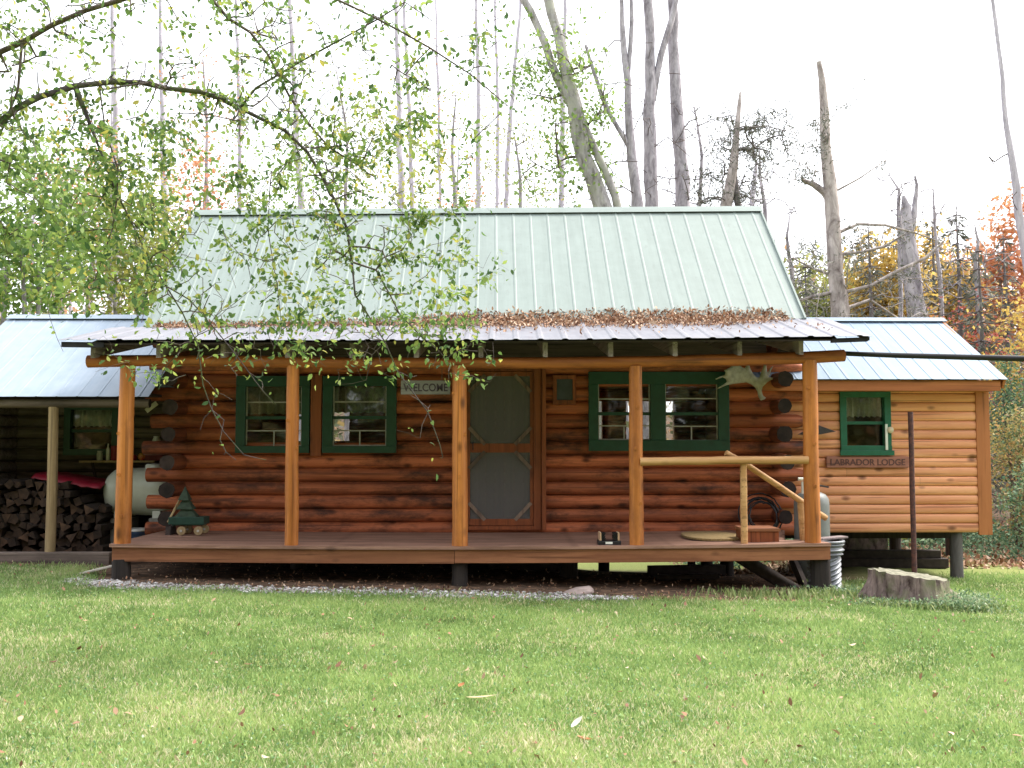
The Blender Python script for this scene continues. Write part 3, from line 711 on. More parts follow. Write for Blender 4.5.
for eA, rA, sx in ((me0, mr0, -1), (me1, mr1, 1)):      # rake trim of the same metal
    b = MB(); b.bar(eA+Vector((sx*.012, 0, -.03)), rA+Vector((sx*.012, 0, -.03)), .024, .10, up=(0, 0, 1)); b.build('rake_trim', M['roof_cap'], main_roof)
# ---- piers under deck and cabin
for px, y, wpx, sq in ((124, .06, 18, 0), (460, .12, 16, 0), (568, .95, 18, 0), (818, .12, 20, 0), (603, 2.6, 11, 0), (705, 2.6, 12, 0), (690, 3.2, 8, 0), (725, 1.7, 14, 0), (300, 1.3, 16, 0), (235, 2.0, 14, 0), (400, 2.2, 14, 0), (500, 3.0, 12, 0)):
    x = X(px, y); g = ground_z(x, y)-.05; b = MB(); r = wpx/1000*(10.9+y)/2
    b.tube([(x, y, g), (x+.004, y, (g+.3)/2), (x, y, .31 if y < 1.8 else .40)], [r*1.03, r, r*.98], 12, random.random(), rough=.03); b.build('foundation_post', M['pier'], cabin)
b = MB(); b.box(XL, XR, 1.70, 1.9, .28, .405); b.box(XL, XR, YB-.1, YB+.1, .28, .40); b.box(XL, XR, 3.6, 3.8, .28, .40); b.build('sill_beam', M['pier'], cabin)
# ---- rails
def pole(name, pts, r, mat, parent=None, n=10, rnd=.5, rough=.015):
    k = 10; P = []
    for i in range(len(pts)-1):
        for j in range(k): P.append(Vector(pts[i]).lerp(Vector(pts[i+1]), j/k))
    P.append(Vector(pts[-1])); ph = random.random()*99
    P = [p+Vector((.004*mnoise.noise((i*.4, ph, 0)), .004*mnoise.noise((i*.4, ph, 3)), .005*mnoise.noise((i*.4, ph, 6)))) for i, p in enumerate(P)]
    b = MB(); b.tube(P, [r*(1+.06*mnoise.noise((i*.5, ph, 9))) for i in range(len(P))], n, rnd, rough=rough); return b.build(name, mat, parent)
pole('hand_rail', [at(640, 461.5, .02), at(720, 460.5, .02), at(808, 460, .02)], .046, M['rail'], cabin)
pole('rail_post', [(X(743, .06), .07, zD+sag(X(743, .06))), at(743.5, 463, .06)], .038, M['rail'], cabin)
pole('hand_rail', [at(726, 453, .13), at(745, 463.5, .16), at(826, 518, .42)], .034, M['rail'], cabin)
pole('rail_post', [(X(802, .34), .34, zD-.1), at(800.5, 503, .34)], .036, M['rail'], cabin)
# log stringer of the side steps
pole('step_stringer', [at(733, 553, .75), at(806, 597, .45)], .075, M['dirtboard'], cabin)
b = MB(); b.bar(at(792, 558, .9), at(806, 590, .5), .05, .12); b.build('step_stringer', M['dirtboard'], cabin)
# ------------------------------------------------------------------ annex on the right
AY = 2.0
annex = thing('annex_cabin', 'orange log sided annex with pale blue metal roof beside the porch', 'annex', (5.0, 2.0, 0))
AX0, AX1 = X(780.5, AY), X(986.5, AY); AZ0, AZ1 = Z(532.5, AY, 900), Z(384, AY, 900); ADEP = 2.85
aw = (841, 892, 391, 454.5)
awo = (X(846, AY), X(888, AY), Z(451, AY, 870), Z(395, AY, 870))
def siding(p0, p1, z0, z1, n, inward, cut=None):
    p0, p1 = Vector(p0), Vector(p1); b = MB(); h = (z1-z0)/n; o = Vector(inward)
    for k in range(n):
        za, zb = z0+k*h, z0+(k+1)*h; zc = (za+zb)/2; L = (p1-p0).length; segs = []; s = 0
        if cut and cut[2]-.01 < zc < cut[3]+.01: segs = [(0, cut[0]-p0.x), (cut[1]-p0.x, L)]
        else:
            j = random.uniform(.25, .75)*L if random.random() < .55 else None
            segs = [(0, j-.001), (j+.001, L)] if j else [(0, L)]
        for s0, s1 in segs:
            m_ = 7; vs = []; fs = []; kx = max(2, int((s1-s0)/.3))
            for i in range(kx+1):
                q = p0.lerp(p1, (s0+(s1-s0)*i/kx)/L)
                for a in range(m_):
                    th = math.pi*a/(m_-1); zz = zc-math.cos(th)*h*.5*.97; out = -o*(.026*math.sin(th)**.75)
                    vs.append(q+out+Vector((0, 0, zz)))
            for i in range(kx):
                for a in range(m_-1): fs.append((i*m_+a, (i+1)*m_+a, (i+1)*m_+a+1, i*m_+a+1))
            b.add(vs, fs, random.random(), 0, True)
    return b
siding((AX0, AY, 0), (AX1, AY, 0), AZ0, AZ1, 16, (0, 1, 0), awo).build('front_wall', M['siding'], annex, recalc=False)
b = MB(); e = .03      # backing so that the courses close
b.box(AX0, awo[0], AY+.002, AY+.06, AZ0+.01, AZ1); b.box(awo[1], AX1-.01, AY+.002, AY+.06, AZ0+.01, AZ1)
b.box(awo[0], awo[1], AY+.002, AY+.06, AZ0+.01, awo[2]); b.box(awo[0], awo[1], AY+.002, AY+.06, awo[3], AZ1)
b.box(AX0, AX1-.01, AY+.06, AY+ADEP, AZ0+.02, AZ0+.06); b.box(AX0+.01, AX1-.06, AY+ADEP-.04, AY+ADEP, AZ0+.06, AZ1); b.box(AX0, AX0+.05, AY+.06, AY+ADEP, AZ0+.06, AZ1)
b.box(AX0+.05, AX1-.06, AY+.06, AY+ADEP-.05, AZ1-.03, AZ1-.01)
b.build('wall_sheathing', M['dirtboard'], annex)
b = siding((AX1-.01, AY, 0), (AX1-.01, AY+ADEP, 0), AZ0, AZ1, 16, (-1, 0, 0)); b.box(AX1-.06, AX1-.012, AY+.06, AY+ADEP, AZ0, AZ1, .4)
ym = AY+ADEP/2; b.prism([(AY, AZ1), (AY+ADEP, AZ1), (ym, AZ1+.85)], 'x', AX1-.05, AX1-.01, .5); b.build('side_wall', M['siding'], annex)
b = MB(); b.box(X(975.5, AY), X(986.8, AY), AY-.035, AY-.002, AZ0-.03, AZ1); b.box(AX1+.002, AX1+.035, AY-.03, AY+.12, AZ0-.03, AZ1); b.build('corner_board', m_wood('corner_board_wood', (.34, .115, .04), (.46, .175, .065), 'z', .55, .1, .4, 9, .1), annex, .004)
# roof
aeY, arY = 1.60, 3.42
e0, e1 = at(755, 379, aeY), at(1008, 377.5, aeY); r1 = at(945, 320, arY); r0 = Vector((e0.x, arY, r1.z)); r1.x = e1.x+.0; e1.z = e0.z
b, _ = roof_sheet(e0, e1, r0, r1, .215, .005, .02, 2); ar = b.build('roof', M['roof_blue'], annex, recalc=False, solid=.003)
k0, k1 = Vector((e0.x, 2*arY-aeY, e0.z)), Vector((e1.x, 2*arY-aeY, e1.z))
b, _ = roof_sheet(k1, k0, r1, r0, .215, .016, .03, 2); b.build('roof_rear', M['roof_blue'], ar, recalc=False, solid=.003)
def cap(p, q, w_, slope, mat, par):
    b = MB(); vs = []
    for c in (p, q): vs += [c+Vector((0, -w_, -w_*slope+.035)), c+Vector((0, 0, .035)), c+Vector((0, w_, -w_*slope+.035))]
    b.add(vs, [(0, 1, 4, 3), (1, 2, 5, 4)], .5); return b.build('ridge_cap', mat, par, solid=.004)
asl = (r0.z-e0.z)/(arY-aeY)
cap(r0, r1+Vector((.02, 0, 0)), .12, asl, M['roof_blue'], ar)
b = MB(); b.box(e0.x+.1, e1.x-.07, aeY+.05, aeY+.09, e0.z-.145, e0.z-.012); b.build('fascia', M['annextrim'], annex, .004)
b = MB(); b.bar(e1+Vector((-.03, .05, -.06)), r1+Vector((-.03, 0, -.06)), .03, .12); b.bar(k1+Vector((-.03, -.05, -.06)), r1+Vector((-.03, 0, -.06)), .03, .12); b.build('rake_board', M['annextrim'], ar)
b = MB(); b.box(e0.x+.1, e1.x-.08, aeY+.09, AY-.03, e0.z-.14, e0.z-.12); b.build('soffit', M['annextrim'], annex)
# window
awin = make_window(annex, aw, [(847.5, 885.5, 397, 445.5)], AY-.06, M['green'], light=False, curtain=.40)
b = MB(); x0, x1, z0, z1 = pr(839.5, 893.5, 450.5, 455.5, AY-.06); b.box(x0, x1, AY-.09, AY-.062, z0, z1); b.build('window_sill', M['green'], awin, .003)
# legs
for px, y, wpx, pyb in ((953.5, 2.1, 12, 579), (893, 4.3, 11, 560), (818, 2.6, 12, 575), (948, 4.6, 10, 560)):
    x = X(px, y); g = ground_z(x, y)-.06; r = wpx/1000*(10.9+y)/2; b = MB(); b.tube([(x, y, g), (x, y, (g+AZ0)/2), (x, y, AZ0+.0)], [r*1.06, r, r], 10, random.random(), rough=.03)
    b.build('foundation_post', m_bark('grey_post', (.13, .12, .12), (.06, .055, .055)) if pyb == 579 else M['pier'], annex)
for ya, yb in ((2.7, 2.85), (4.5, 4.6)): MB().box(AX0+.1, AX1-.1, ya, yb, AZ0-.14, AZ0-.005).build('floor_beam', M['pier'], annex)
# skid timbers on the ground under the annex
yy = 3.1; g = ground_z(X(890, yy), yy)
for z0, z1, pa, pb, dy in ((g+.0, g+.13, 800, 946, 0), (g+.13, g+.24, 808, 940, .05)):
    o = MB().box(X(pa, yy), X(pb, yy), yy+dy, yy+dy+.16, z0, z1).build('timber', M['dirtboard'], None, .01)
    tag(o, 'dark squared timber on the ground beneath the annex, '+('lower of two' if dy == 0 else 'upper of two'), 'timber')
# round log under the annex
b = MB(); x = X(866, 3.7); b.log((x-.5, 3.8, ground_z(x, 3.8)+.34), (x+.25, 3.9, ground_z(x, 3.8)+.26), .23, n=16); o = b.build('log', [M['stump'], M['stumptop']]); tag(o, 'thick pale grey log lying in the shade under the annex', 'log')
# ---- things on the annex wall
def text_mesh(txt, width, height, depth, extrude=True):
    cu = bpy.data.curves.new('lettering', 'FONT'); cu.body = txt; cu.size = 1; cu.extrude = .02; cu.offset = .018; cu.align_x = 'CENTER'; cu.align_y = 'CENTER'
    o = bpy.data.objects.new('lettering', cu); C.objects.link(o); bpy.context.view_layer.update()
    me = bpy.data.meshes.new_from_object(o.evaluated_get(bpy.context.evaluated_depsgraph_get()))
    bpy.data.objects.remove(o); v = np.array([p.co[:] for p in me.vertices]); lo, hi = v.min(0), v.max(0)
    out = []
    for p in v: out.append(((p[0]-(lo[0]+hi[0])/2)/(hi[0]-lo[0])*width, (p[1]-(lo[1]+hi[1])/2)/(hi[1]-lo[1])*height, p[2]/.04*depth))
    fs = [tuple(q.vertices) for q in me.polygons]; bpy.data.meshes.remove(me); return out, fs
def sign(name, label, rect, Y, th, mat, inkm, txt, bevel=.01, loc_dx=0, serif=False):
    x0, x1, z0, z1 = pr(*rect, Y); cx_, cz_ = (x0+x1)/2, (z0+z1)/2; t = thing(name, label, 'sign', (cx_, Y, cz_))
    brd = MB().box(x0, x1, Y, Y+th, z0, z1).build('board', mat, t, bevel)
    vs, fs = text_mesh(txt, (x1-x0)*.90, (z1-z0)*.56, .006); b = MB()
    b.add([(cx_+a, Y-.001-c, cz_+d) for a, d, c in vs], fs, .5); b.build('lettering', inkm, brd); return t
z_off = (Z(460, AY, 867)-Z(460, AY, 500))
sign('name_sign', 'long red brown wooden plank sign with dark letters under the annex window', (826, 909, 456.5, 468), AY-.07, .035, M['signred'], M['ink2'], 'LABRADOR LODGE', .012)
th = thing('thermometer', 'round white dial thermometer with tall tube on the annex window frame', 'thermometer', (X(889, AY-.08), AY-.07, Z(430, AY)))
b = MB(); c = (X(890.5, AY-.08), AY-.075, Z(430, AY-.08, 890)); b.lathe([(.042, .0), (.042, -.018), (.036, -.026), (.001, -.026)], c, 20, 'y'); b.build('dial', m_plain('ivory_dial', (.55, .47, .33), .4, .2, 8), th)
b = MB(); x0, x1, z0, z1 = pr(885.5, 888, 424, 450, AY-.08); b.box(x0, x1, AY-.085, AY-.066, z0, z1); b.build('tube', M['white'], th, .003)
# dark arrow shaped ornament
b = MB(); yq = AY-.16; P = lambda px, py: (X(px, yq), Z(py, yq, px))
b.prism([P(799, 434.5), P(808, 429.5), P(806, 432), P(815, 431), P(817, 424.5), P(836.5, 431.5), P(817, 435), P(806, 435)], 'y', yq, yq+.06)
o = b.build('arrow_ornament', m_plain('dark_metal', (.06, .05, .055), .5, .4, 9), None, .004); tag(o, 'dark arrowhead shaped ornament on the annex wall behind the porch corner post', 'ornament')
# ------------------------------------------------------------------ wood shed on the left
shed = thing('wood_shed', 'open fronted log wood shed with pale blue metal roof at the left', 'shed', (-5.6, 2, 0))
seY, srY = 1.15, 3.2
s0, s1 = Vector((X(6, srY), seY, 0)), Vector((X(147.5, seY), seY, 0)); s0.z = s1.z = Z(396.5, seY, 80)
t0, t1 = Vector((s0.x, srY, Z(317, srY, 80))), Vector((s1.x, srY, Z(317, srY, 80)))
b, _ = roof_sheet(s0, s1, t0, t1, .235, .005, .02, 2); sr = b.build('roof', M['roof_shed'], shed, recalc=False, solid=.003)
u0, u1 = Vector((s0.x, 2*srY-seY, s0.z)), Vector((s1.x, 2*srY-seY, s1.z))
b, _ = roof_sheet(u1, u0, t1, t0, .235, .016, .03, 2); b.build('roof_rear', M['roof_shed'], sr, recalc=False, solid=.003)
cap(t0, t1, .12, (t0.z-s0.z)/(srY-seY), M['roof_shed'], sr)
b = MB(); b.log((s0.x+.1, seY+.14, s0.z-.075), (s1.x-.03, seY+.14, s0.z-.075), .055, .4); b.build('header_beam', [M['shedlog'], M['enddark']], shed)
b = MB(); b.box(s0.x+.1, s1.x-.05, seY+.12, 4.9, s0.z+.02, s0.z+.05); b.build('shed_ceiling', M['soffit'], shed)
SY = 3.05
so_ = (X(67, SY), X(113, SY), Z(450, SY), Z(409, SY))
b = MB(); zc = .16
while zc < s0.z+.1:
    if so_[2] < zc < so_[3]: b.log((s0.x+.15, SY, zc), (so_[0], SY, zc), .085, n=10); b.log((so_[1], SY, zc), (s1.x-.1, SY, zc), .085, n=10)
    else: b.log((s0.x+.15, SY, zc), (s1.x-.1, SY, zc), .085, n=10)
    zc += .155
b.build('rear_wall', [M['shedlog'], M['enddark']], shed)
b = MB(); zc = .16
while zc < s0.z: b.log((s0.x+.2, 1.4, zc), (s0.x+.2, SY, zc), .08, n=8); zc += .155
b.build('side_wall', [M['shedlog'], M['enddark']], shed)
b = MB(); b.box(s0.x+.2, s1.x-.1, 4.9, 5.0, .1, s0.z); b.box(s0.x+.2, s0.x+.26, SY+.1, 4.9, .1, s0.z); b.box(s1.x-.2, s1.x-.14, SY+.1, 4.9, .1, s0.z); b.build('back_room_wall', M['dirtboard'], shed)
for px in (53, -60, 128):
    x = X(px, 1.3); r = 10/1000*12.2/2; b = MB(); b.tube([(x, 1.3, .05), (x+.005, 1.3, 1), (x-.004, 1.3, s0.z-.12)], [r, r*.98, r*.95], 12, .5, rough=.01); b.build('shed_post', M['shedpost'], shed)
b = MB(); yk = 1.2; b.box(s0.x+.1, X(112, yk), yk, yk+.12, .02, Z(552.5, yk, 60)); b.build('kerb_timber', M['shedlog'], shed, .01)
make_window(shed, (63, 118, 403, 455), [(69.5, 111, 410, 449)], SY-.13, M['green_shade'], light=False, curtain=.42)
b = MB(); ys = 2.76; zs = Z(460.5, ys, 100); b.box(X(83, ys), X(158, ys), ys-.12, ys+.2, zs-.025, zs); b.build('shelf', M['shedpost'], shed, .003)
for pa, pb in ((92, 97), (150, 150)): MB().bar((X(pa, 2.7), 2.72, zs-.03), (X(pb, 2.9), 2.95, zs-.34), .03, .03).build('shelf_bracket', M['dirtboard'], shed)
# things on the shelf
def lathe_thing(name, label, cat, px, y, z, prof, mat, n=16):
    b = MB(); b.lathe(prof, (0, 0, 0), n); o = b.build(name, mat); o.location = (X(px, y), y, z); tag(o, label, cat); return o
bottle = lambda r, h: [(r*.9, 0), (r, .01), (r, h*.6), (r*.9, h*.68), (r*.38, h*.8), (r*.36, h*.97), (r*.3, h)]
lathe_thing('bottle', 'slim white bottle on the shed shelf under the window', 'bottle', 108.3, ys, zs, bottle(.026, .23), M['white'])
lathe_thing('jar', 'small clear grey jar left of the white bottle on the shelf', 'jar', 100, ys, zs, [(.035, 0), (.04, .01), (.04, .09), (.03, .105), (.033, .107), (.033, .13), (.03, .132)], M['jar'])
lathe_thing('tin_can', 'dark red tin can right of the white bottle on the shelf', 'can', 115, ys, zs, [(.05, 0), (.05, .004), (.048, .008), (.048, .19), (.05, .195), (.05, .2), (.045, .196)], M['red'])
ap = [(.004, .012), (.03, .002), (.052, .02), (.06, .05), (.055, .078), (.035, .096), (.014, .094), (.004, .084)]
lathe_thing('apple', 'large red and yellow apple on the shed shelf', 'apple', 143, ys-.02, zs, [(a*1.05, c*1.05) for a, c in ap], M['apple'])
lathe_thing('apple', 'smaller dark red apple left of the large apple on the shelf', 'apple', 134, ys+.02, zs, [(a*.75, c*.8) for a, c in ap], M['red'])
o = MB().box(-.13, .13, -.08, .08, 0, .2).build('box', m_plain('dark_red_card', (.13, .02, .02), .8), None, .004); o.location = (X(154.5, ys), ys+.02, zs); tag(o, 'dark red carton at the right end of the shed shelf', 'box')
o = lathe_thing('jug', 'chalky white jug standing on the dark red carton', 'jug', 156.5, ys, zs+.2, [(.045, 0), (.055, .02), (.058, .07), (.04, .11), (.042, .13), (.036, .13)], M['white'])
o = MB().box(-.085, .085, -.006, .006, -.03, .03).build('card', M['paleboard'], None, .002); o.location = at(151.5, 407, 1.72); o.rotation_euler = (0, R(-38), 0); tag(o, 'small pale slip tilted among the log ends at the left corner', 'card')
# firewood
protos = []
for k in range(10):
    b = MB(); n = random.choice((3, 4, 4, 5, 7)); r = random.uniform(.048, .082); L = .42; ph = random.random()*6
    ang = [ph+2*math.pi*(i+random.uniform(-.22, .22))/n for i in range(n)]; rr = [r*random.uniform(.8, 1.15) for _ in range(n)]
    vs = []; cols = []
    for yv in (0, L*.5, L):
        for a, q in zip(ang, rr): vs.append((q*math.cos(a)*random.uniform(.95, 1.05), yv+random.uniform(-.008, .008), q*math.sin(a)*random.uniform(.95, 1.05)))
    fs = [(i*n+j, i*n+(j+1) % n, (i+1)*n+(j+1) % n, (i+1)*n+j) for i in range(2) for j in range(n)]
    b.add(vs, fs, .3, 0); b.add(vs[:n], [tuple(range(n))], random.random(), 1); b.add(vs[-n:], [tuple(range(n))], random.random(), 1)
    o = b.build('firewood', [M['firebark'], M['fireend']]); tag(o, 'split firewood log in the stack under the shed roof', 'firewood', 'firewood stacked in the wood shed'); protos.append(o)
fx0, fx1 = s0.x+.36, X(108, 1.95); row = 0; z = .2; nf = 0
while z < 1.14:
    x = fx0+(.065 if row % 2 else 0)
    while x < fx1-(.05*row if row > 5 else 0):
        top = Z(476, 1.95, 50) if x < X(70, 1.95) else Z(486, 1.95, 50)
        if z < top-.03:
            pz = (x+random.uniform(-.025, .025), 1.85+random.uniform(-.08, .07), z+random.uniform(-.022, .022)); rt = (random.uniform(-.09, .09), random.uniform(0, 6.28), random.uniform(-.16, .16))
            if nf < 10: o = protos[nf]; o.location = pz; o.rotation_euler = rt
            else: copy_thing(protos[random.randrange(10)], pz, rt)
            nf += 1
        x += random.uniform(.105, .13)
    z += .103; row += 1
# tarp over the back of the pile
b = MB(); vs = []; n, m_ = 30, 8
for i in range(n+1):
    for j in range(m_+1):
        t = i/n; q = j/m_; px = lerp(32, 101, t); y = 1.98+q*.75; p = at(px, lerp(475.5, 487, t), 1.98); drop = -.06*(1-smooth(0, .16, q)) + .0
        vs.append((p.x, y-.03*(q < .05), p.z+.03+drop+.018*mnoise.noise((t*9, q*4, 1))+.012*mnoise.noise((t*22, q*6, 4))))
b.add(vs, [(i*(m_+1)+j, (i+1)*(m_+1)+j, (i+1)*(m_+1)+j+1, i*(m_+1)+j+1) for i in range(n) for j in range(m_)], .5, 0, True)
o = b.build('tarp', M['red'], solid=.006); tag(o, 'crumpled dark red tarp lying over the stacked firewood', 'tarp')
# propane tank
pt = thing('propane_tank', 'chalky white horizontal propane tank between wood shed and cabin corner', 'tank', (X(140, 2.35), 2.35, 0))
yt = 2.35; rT = 23.5/1000*13.25; zc = Z(491.5, yt, 140); xa, xb = X(107, yt), X(187, yt)
prof = [(.01, xa), (rT*.42, xa+.018), (rT*.72, xa+.06), (rT*.92, xa+.13), (rT, xa+.21), (rT, xa+.212), (rT, xb-.212), (rT, xb-.21), (rT*.92, xb-.13), (rT*.72, xb-.06), (rT*.4, xb-.018), (.01, xb)]
b = MB(); b.lathe(prof, (0, yt, zc), 32, 'x'); b.build('tank_shell', m_plain('shaded_tank_paint', (.52, .55, .47), .45, .3, 3, 0, .4, (.42, .42, .34)), pt)  # white tank paint with its grey green shading put into the colour
b = MB(); xm = (xa+xb)/2+.1; b.lathe([(.11, rT*.9), (.11, rT+.03), (.09, rT+.05), (.02, rT+.055)], (xm, yt, zc), 18); b.build('valve_cover', M['white'], pt)
for xx in (xa+.26, xb-.3):
    b = MB(); b.box(xx-.05, xx+.05, yt-.25, yt+.25, zc-rT-.02, zc-rT+.07); b.build('tank_leg', M['white'], pt)
    b = MB(); b.box(xx-.1, xx+.1, yt-.24, yt+.24, ground_z(xx, yt)-.02, zc-rT-.022); b.build('support_block', M['concrete'], pt, .008)
# blue bucket and blue crate below the tank
bk = thing('bucket', 'blue plastic bucket with pale lid under the white propane tank', 'bucket', (X(142, 2.0), 2.0, ground_z(-4.6, 2)))
b = MB(); g = ground_z(-4.6, 2); c = (X(141, 1.98), 1.98, g); b.lathe([(.12, 0), (.14, .3), (.15, .31), (.15, .34)], c, 20); b.build('body', M['blue'], bk)
b = MB(); b.lathe([(.155, .34), (.155, .365), (.14, .37), (.02, .37)], c, 20); b.build('lid', M['jar'], bk)
# pale board by the left pier
o = MB().box(-.22, .16, -.05, .05, 0, .02).build('board', M['paleboard'], None, .003); p = at(101, 565, .3); o.location = (p.x, .3, ground_z(p.x, .3)+.06); o.rotation_euler = (0, R(-13), R(8)); tag(o, 'short pale board on the ground by the left porch pier', 'board')
# ------------------------------------------------------------------ things on and round the porch
# antler
zz = [(575, 610), (620, 592), (634, 573), (600, 545), (585, 490), (600, 440), (650, 390), (690, 362), (760, 348), (812, 336), (760, 322), (700, 330), (672, 318), (688, 290), (700, 240), (726, 190), (695, 215), (676, 245), (655, 272), (650, 225), (642, 165), (618, 172), (606, 215), (588, 255), (562, 322), (530, 325), (490, 288), (458, 235), (436, 165), (410, 170), (385, 215), (345, 205), (332, 178), (290, 176), (262, 186), (225, 174), (205, 205), (170, 222), (118, 245), (138, 270), (125, 302), (60, 322), (0, 350), (8, 362), (100, 328), (140, 350), (152, 385), (100, 420), (20, 465), (30, 472), (150, 424), (230, 408), (330, 395), (400, 387), (460, 410), (510, 450), (535, 500), (545, 560)]
YA = 1.52
ol = [(715+a/12.05, 350+c/12.05) for a, c in zz]; pts2 = [(X(a, YA), Z(c, YA, a)) for a, c in ol]
from mathutils.geometry import delaunay_2d_cdt
me = bpy.data.meshes.new('moose_antler'); ctr = Vector((X(757, YA), 0, Z(380, YA, 757)))
bd = [Vector((a, 0, c)) for a, c in pts2]
def dist_edge(p):
    best = 9
    for i in range(len(bd)):
        a, c = bd[i], bd[(i+1) % len(bd)]; ab = c-a; t = max(0, min(1, (p-a).dot(ab)/max(1e-9, ab.length_squared))); best = min(best, (p-a-ab*t).length)
    return best
def inside(u, v):
    r_ = False
    for i in range(len(pts2)):
        (x1, y1), (x2, y2) = pts2[i], pts2[(i+1) % len(pts2)]
        if (y1 > v) != (y2 > v) and u < (x2-x1)*(v-y1)/(y2-y1)+x1: r_ = not r_
    return r_
n_o = len(pts2); P2 = [Vector(p) for p in pts2]; us = [p[0] for p in pts2]; vs_ = [p[1] for p in pts2]
for u in np.arange(min(us), max(us), .022):
    for v in np.arange(min(vs_), max(vs_), .022):
        q = (u+random.uniform(-.004, .004), v+random.uniform(-.004, .004))
        if inside(*q) and dist_edge(Vector((q[0], 0, q[1]))) > .008: P2.append(Vector(q))
vo_, eo_, fo_, *_r = delaunay_2d_cdt(P2, [(i, (i+1) % n_o) for i in range(n_o)], [list(range(n_o))], 1, 1e-5)
V3 = []; F3 = []
for sgn in (-1, 1):
    for p in vo_:
        d = dist_edge(Vector((p.x, 0, p.y))); th_ = min(.022, .003+d*.55); V3.append((p.x-ctr.x, .06-.45*(p.x-ctr.x)**2+sgn*th_, p.y-ctr.z))
nv = len(vo_); F3 = [tuple(f) for f in fo_]+[tuple(q+nv for q in reversed(f)) for f in fo_]
bm = bmesh.new(); bv = [bm.verts.new(p) for p in V3]
for f in F3: bm.faces.new([bv[q] for q in f])
bm.edges.ensure_lookup_table(); op_e = [e for e in bm.edges if e.is_boundary]; bmesh.ops.bridge_loops(bm, edges=op_e)
bmesh.ops.recalc_face_normals(bm, faces=bm.faces[:])
for f in bm.faces: f.smooth = True
bm.to_mesh(me); bm.free(); me.materials.append(M['antler']); o = bpy.data.objects.new('moose_antler', me); C.objects.link(o); o.location = (ctr.x, YA, ctr.z)
tag(o, 'broad bleached moose antler hung on the cabin wall near the right corner', 'antler')
# welcome sign on strings below the porch beam
ws = sign('welcome_sign', 'grey wooden plank sign reading WELCOME hung left of the screen door', (400.5, 450, 380.5, 394.5), .20, .02, M['greywood'], M['ink'], 'WELCOME', .003)
for px in (408, 442):
    b = MB(); b.tube([at(px, 381, .21), at(px, 367, .16)], .004, 5); b.build('string', M['twig'], ws)
# framed slate panel
fp = thing('wall_plaque', 'small wood framed dark slate plaque on the wall right of the screen door', 'plaque', (X(564, GY), GY, Z(390, GY)))
frame_mb(pr(553, 576, 375, 404.5, GY), [pr(557, 573, 379, 400, GY)], GY, GY+.07).build('frame', M['trim'], fp, .004)
b = MB(); x0, x1, z0, z1 = pr(556.5, 573.5, 378, 401, GY); b.box(x0, x1, GY+.02, GY+.04, z0, z1); b.build('panel', M['slate'], fp)
# boot brush
bb = thing('boot_brush', 'black boot brush with tan side blocks at the porch edge', 'boot brush', (X(608, .14), .14, zD+sag(1.2)))
zb = zD+sag(X(608, .1))+.001; x0, x1 = X(597.5, .1), X(620, .1)
b = MB(); b.box(x0, x1, .05, .25, zb, zb+.045); b.build('base', M['black'], bb, .006)
for xx, sx in ((x0+.015, 1), (x1-.035, -1)):
    b = MB(); b.box(xx, xx+.02, .06, .24, zb+.046, zb+.135); b.build('side_block', M['tan'], bb, .004)
    b = MB()
    for i in range(160):
        yy = random.uniform(.065, .235); zz_ = random.uniform(zb+.055, zb+.128); xs_ = xx+.021 if sx > 0 else xx-.001
        b.bar((xs_, yy, zz_), (xs_+sx*random.uniform(.03, .05), yy+random.uniform(-.006, .006), zz_+random.uniform(-.006, .006)), .004, .004)
    b.build('bristles', M['black'], bb, recalc=False)
b = MB(); b.box(X(605, .05), X(612, .05), .046, .0495, zb+.012, zb+.036); b.build('label_plate', M['white'], bb)
# door mat
b = MB(); cx_, cy_ = X(711, .8), .82
out = [(cx_+.335*math.copysign(abs(math.cos(a))**.8, math.cos(a)), cy_+.5*math.copysign(abs(math.sin(a))**.8, math.sin(a))) for a in np.linspace(0, 2*math.pi, 48, endpoint=False)]
b.prism(out, 'z', zD-.012+.0, zD+.012, .5); o = b.build('door_mat', M['mat'], None, .004); tag(o, 'oval tan woven mat lying on the porch deck near the rail', 'mat')
# brown step box and coil
st = thing('wooden_box', 'low brown wooden box on the deck beside the side steps', 'box', (X(760, .4), .4, zD))
x0, x1 = X(742, .2), X(779, .2); zt = Z(528.5, .2, 760); b = MB(); b.box(x0+.012, x1-.012, .212, .60, zD-.03, zt-.035); b.build('box_body', M['trim'], st, .004)
b = MB(); b.box(x0, x1, .195, .615, zt-.034, zt); b.build('box_lid', M['fascia'], st, .005)
b = MB(); cY = 1.45; cc = at(763, 516, cY); n = 40
for k in range(7):
    rr = .165+.016*k*random.uniform(.3, 1.6); P = [(cc.x+rr*math.cos(a)+random.uniform(-.004, .004), cY+.02*k+.012*math.sin(3*a+k)+.05*math.sin(a), cc.z+rr*math.sin(a)*.98+random.uniform(-.004, .004)) for a in np.linspace(0, 2*math.pi, n)]
    b.tube([(p[0]+random.uniform(-.006, .006), p[1], p[2]+random.uniform(-.006, .006)) for p in P], .009, 7, .3)
o = b.build('hose_coil', M['black']); tag(o, 'dark coiled hose leaning on the logs above the brown box', 'hose')
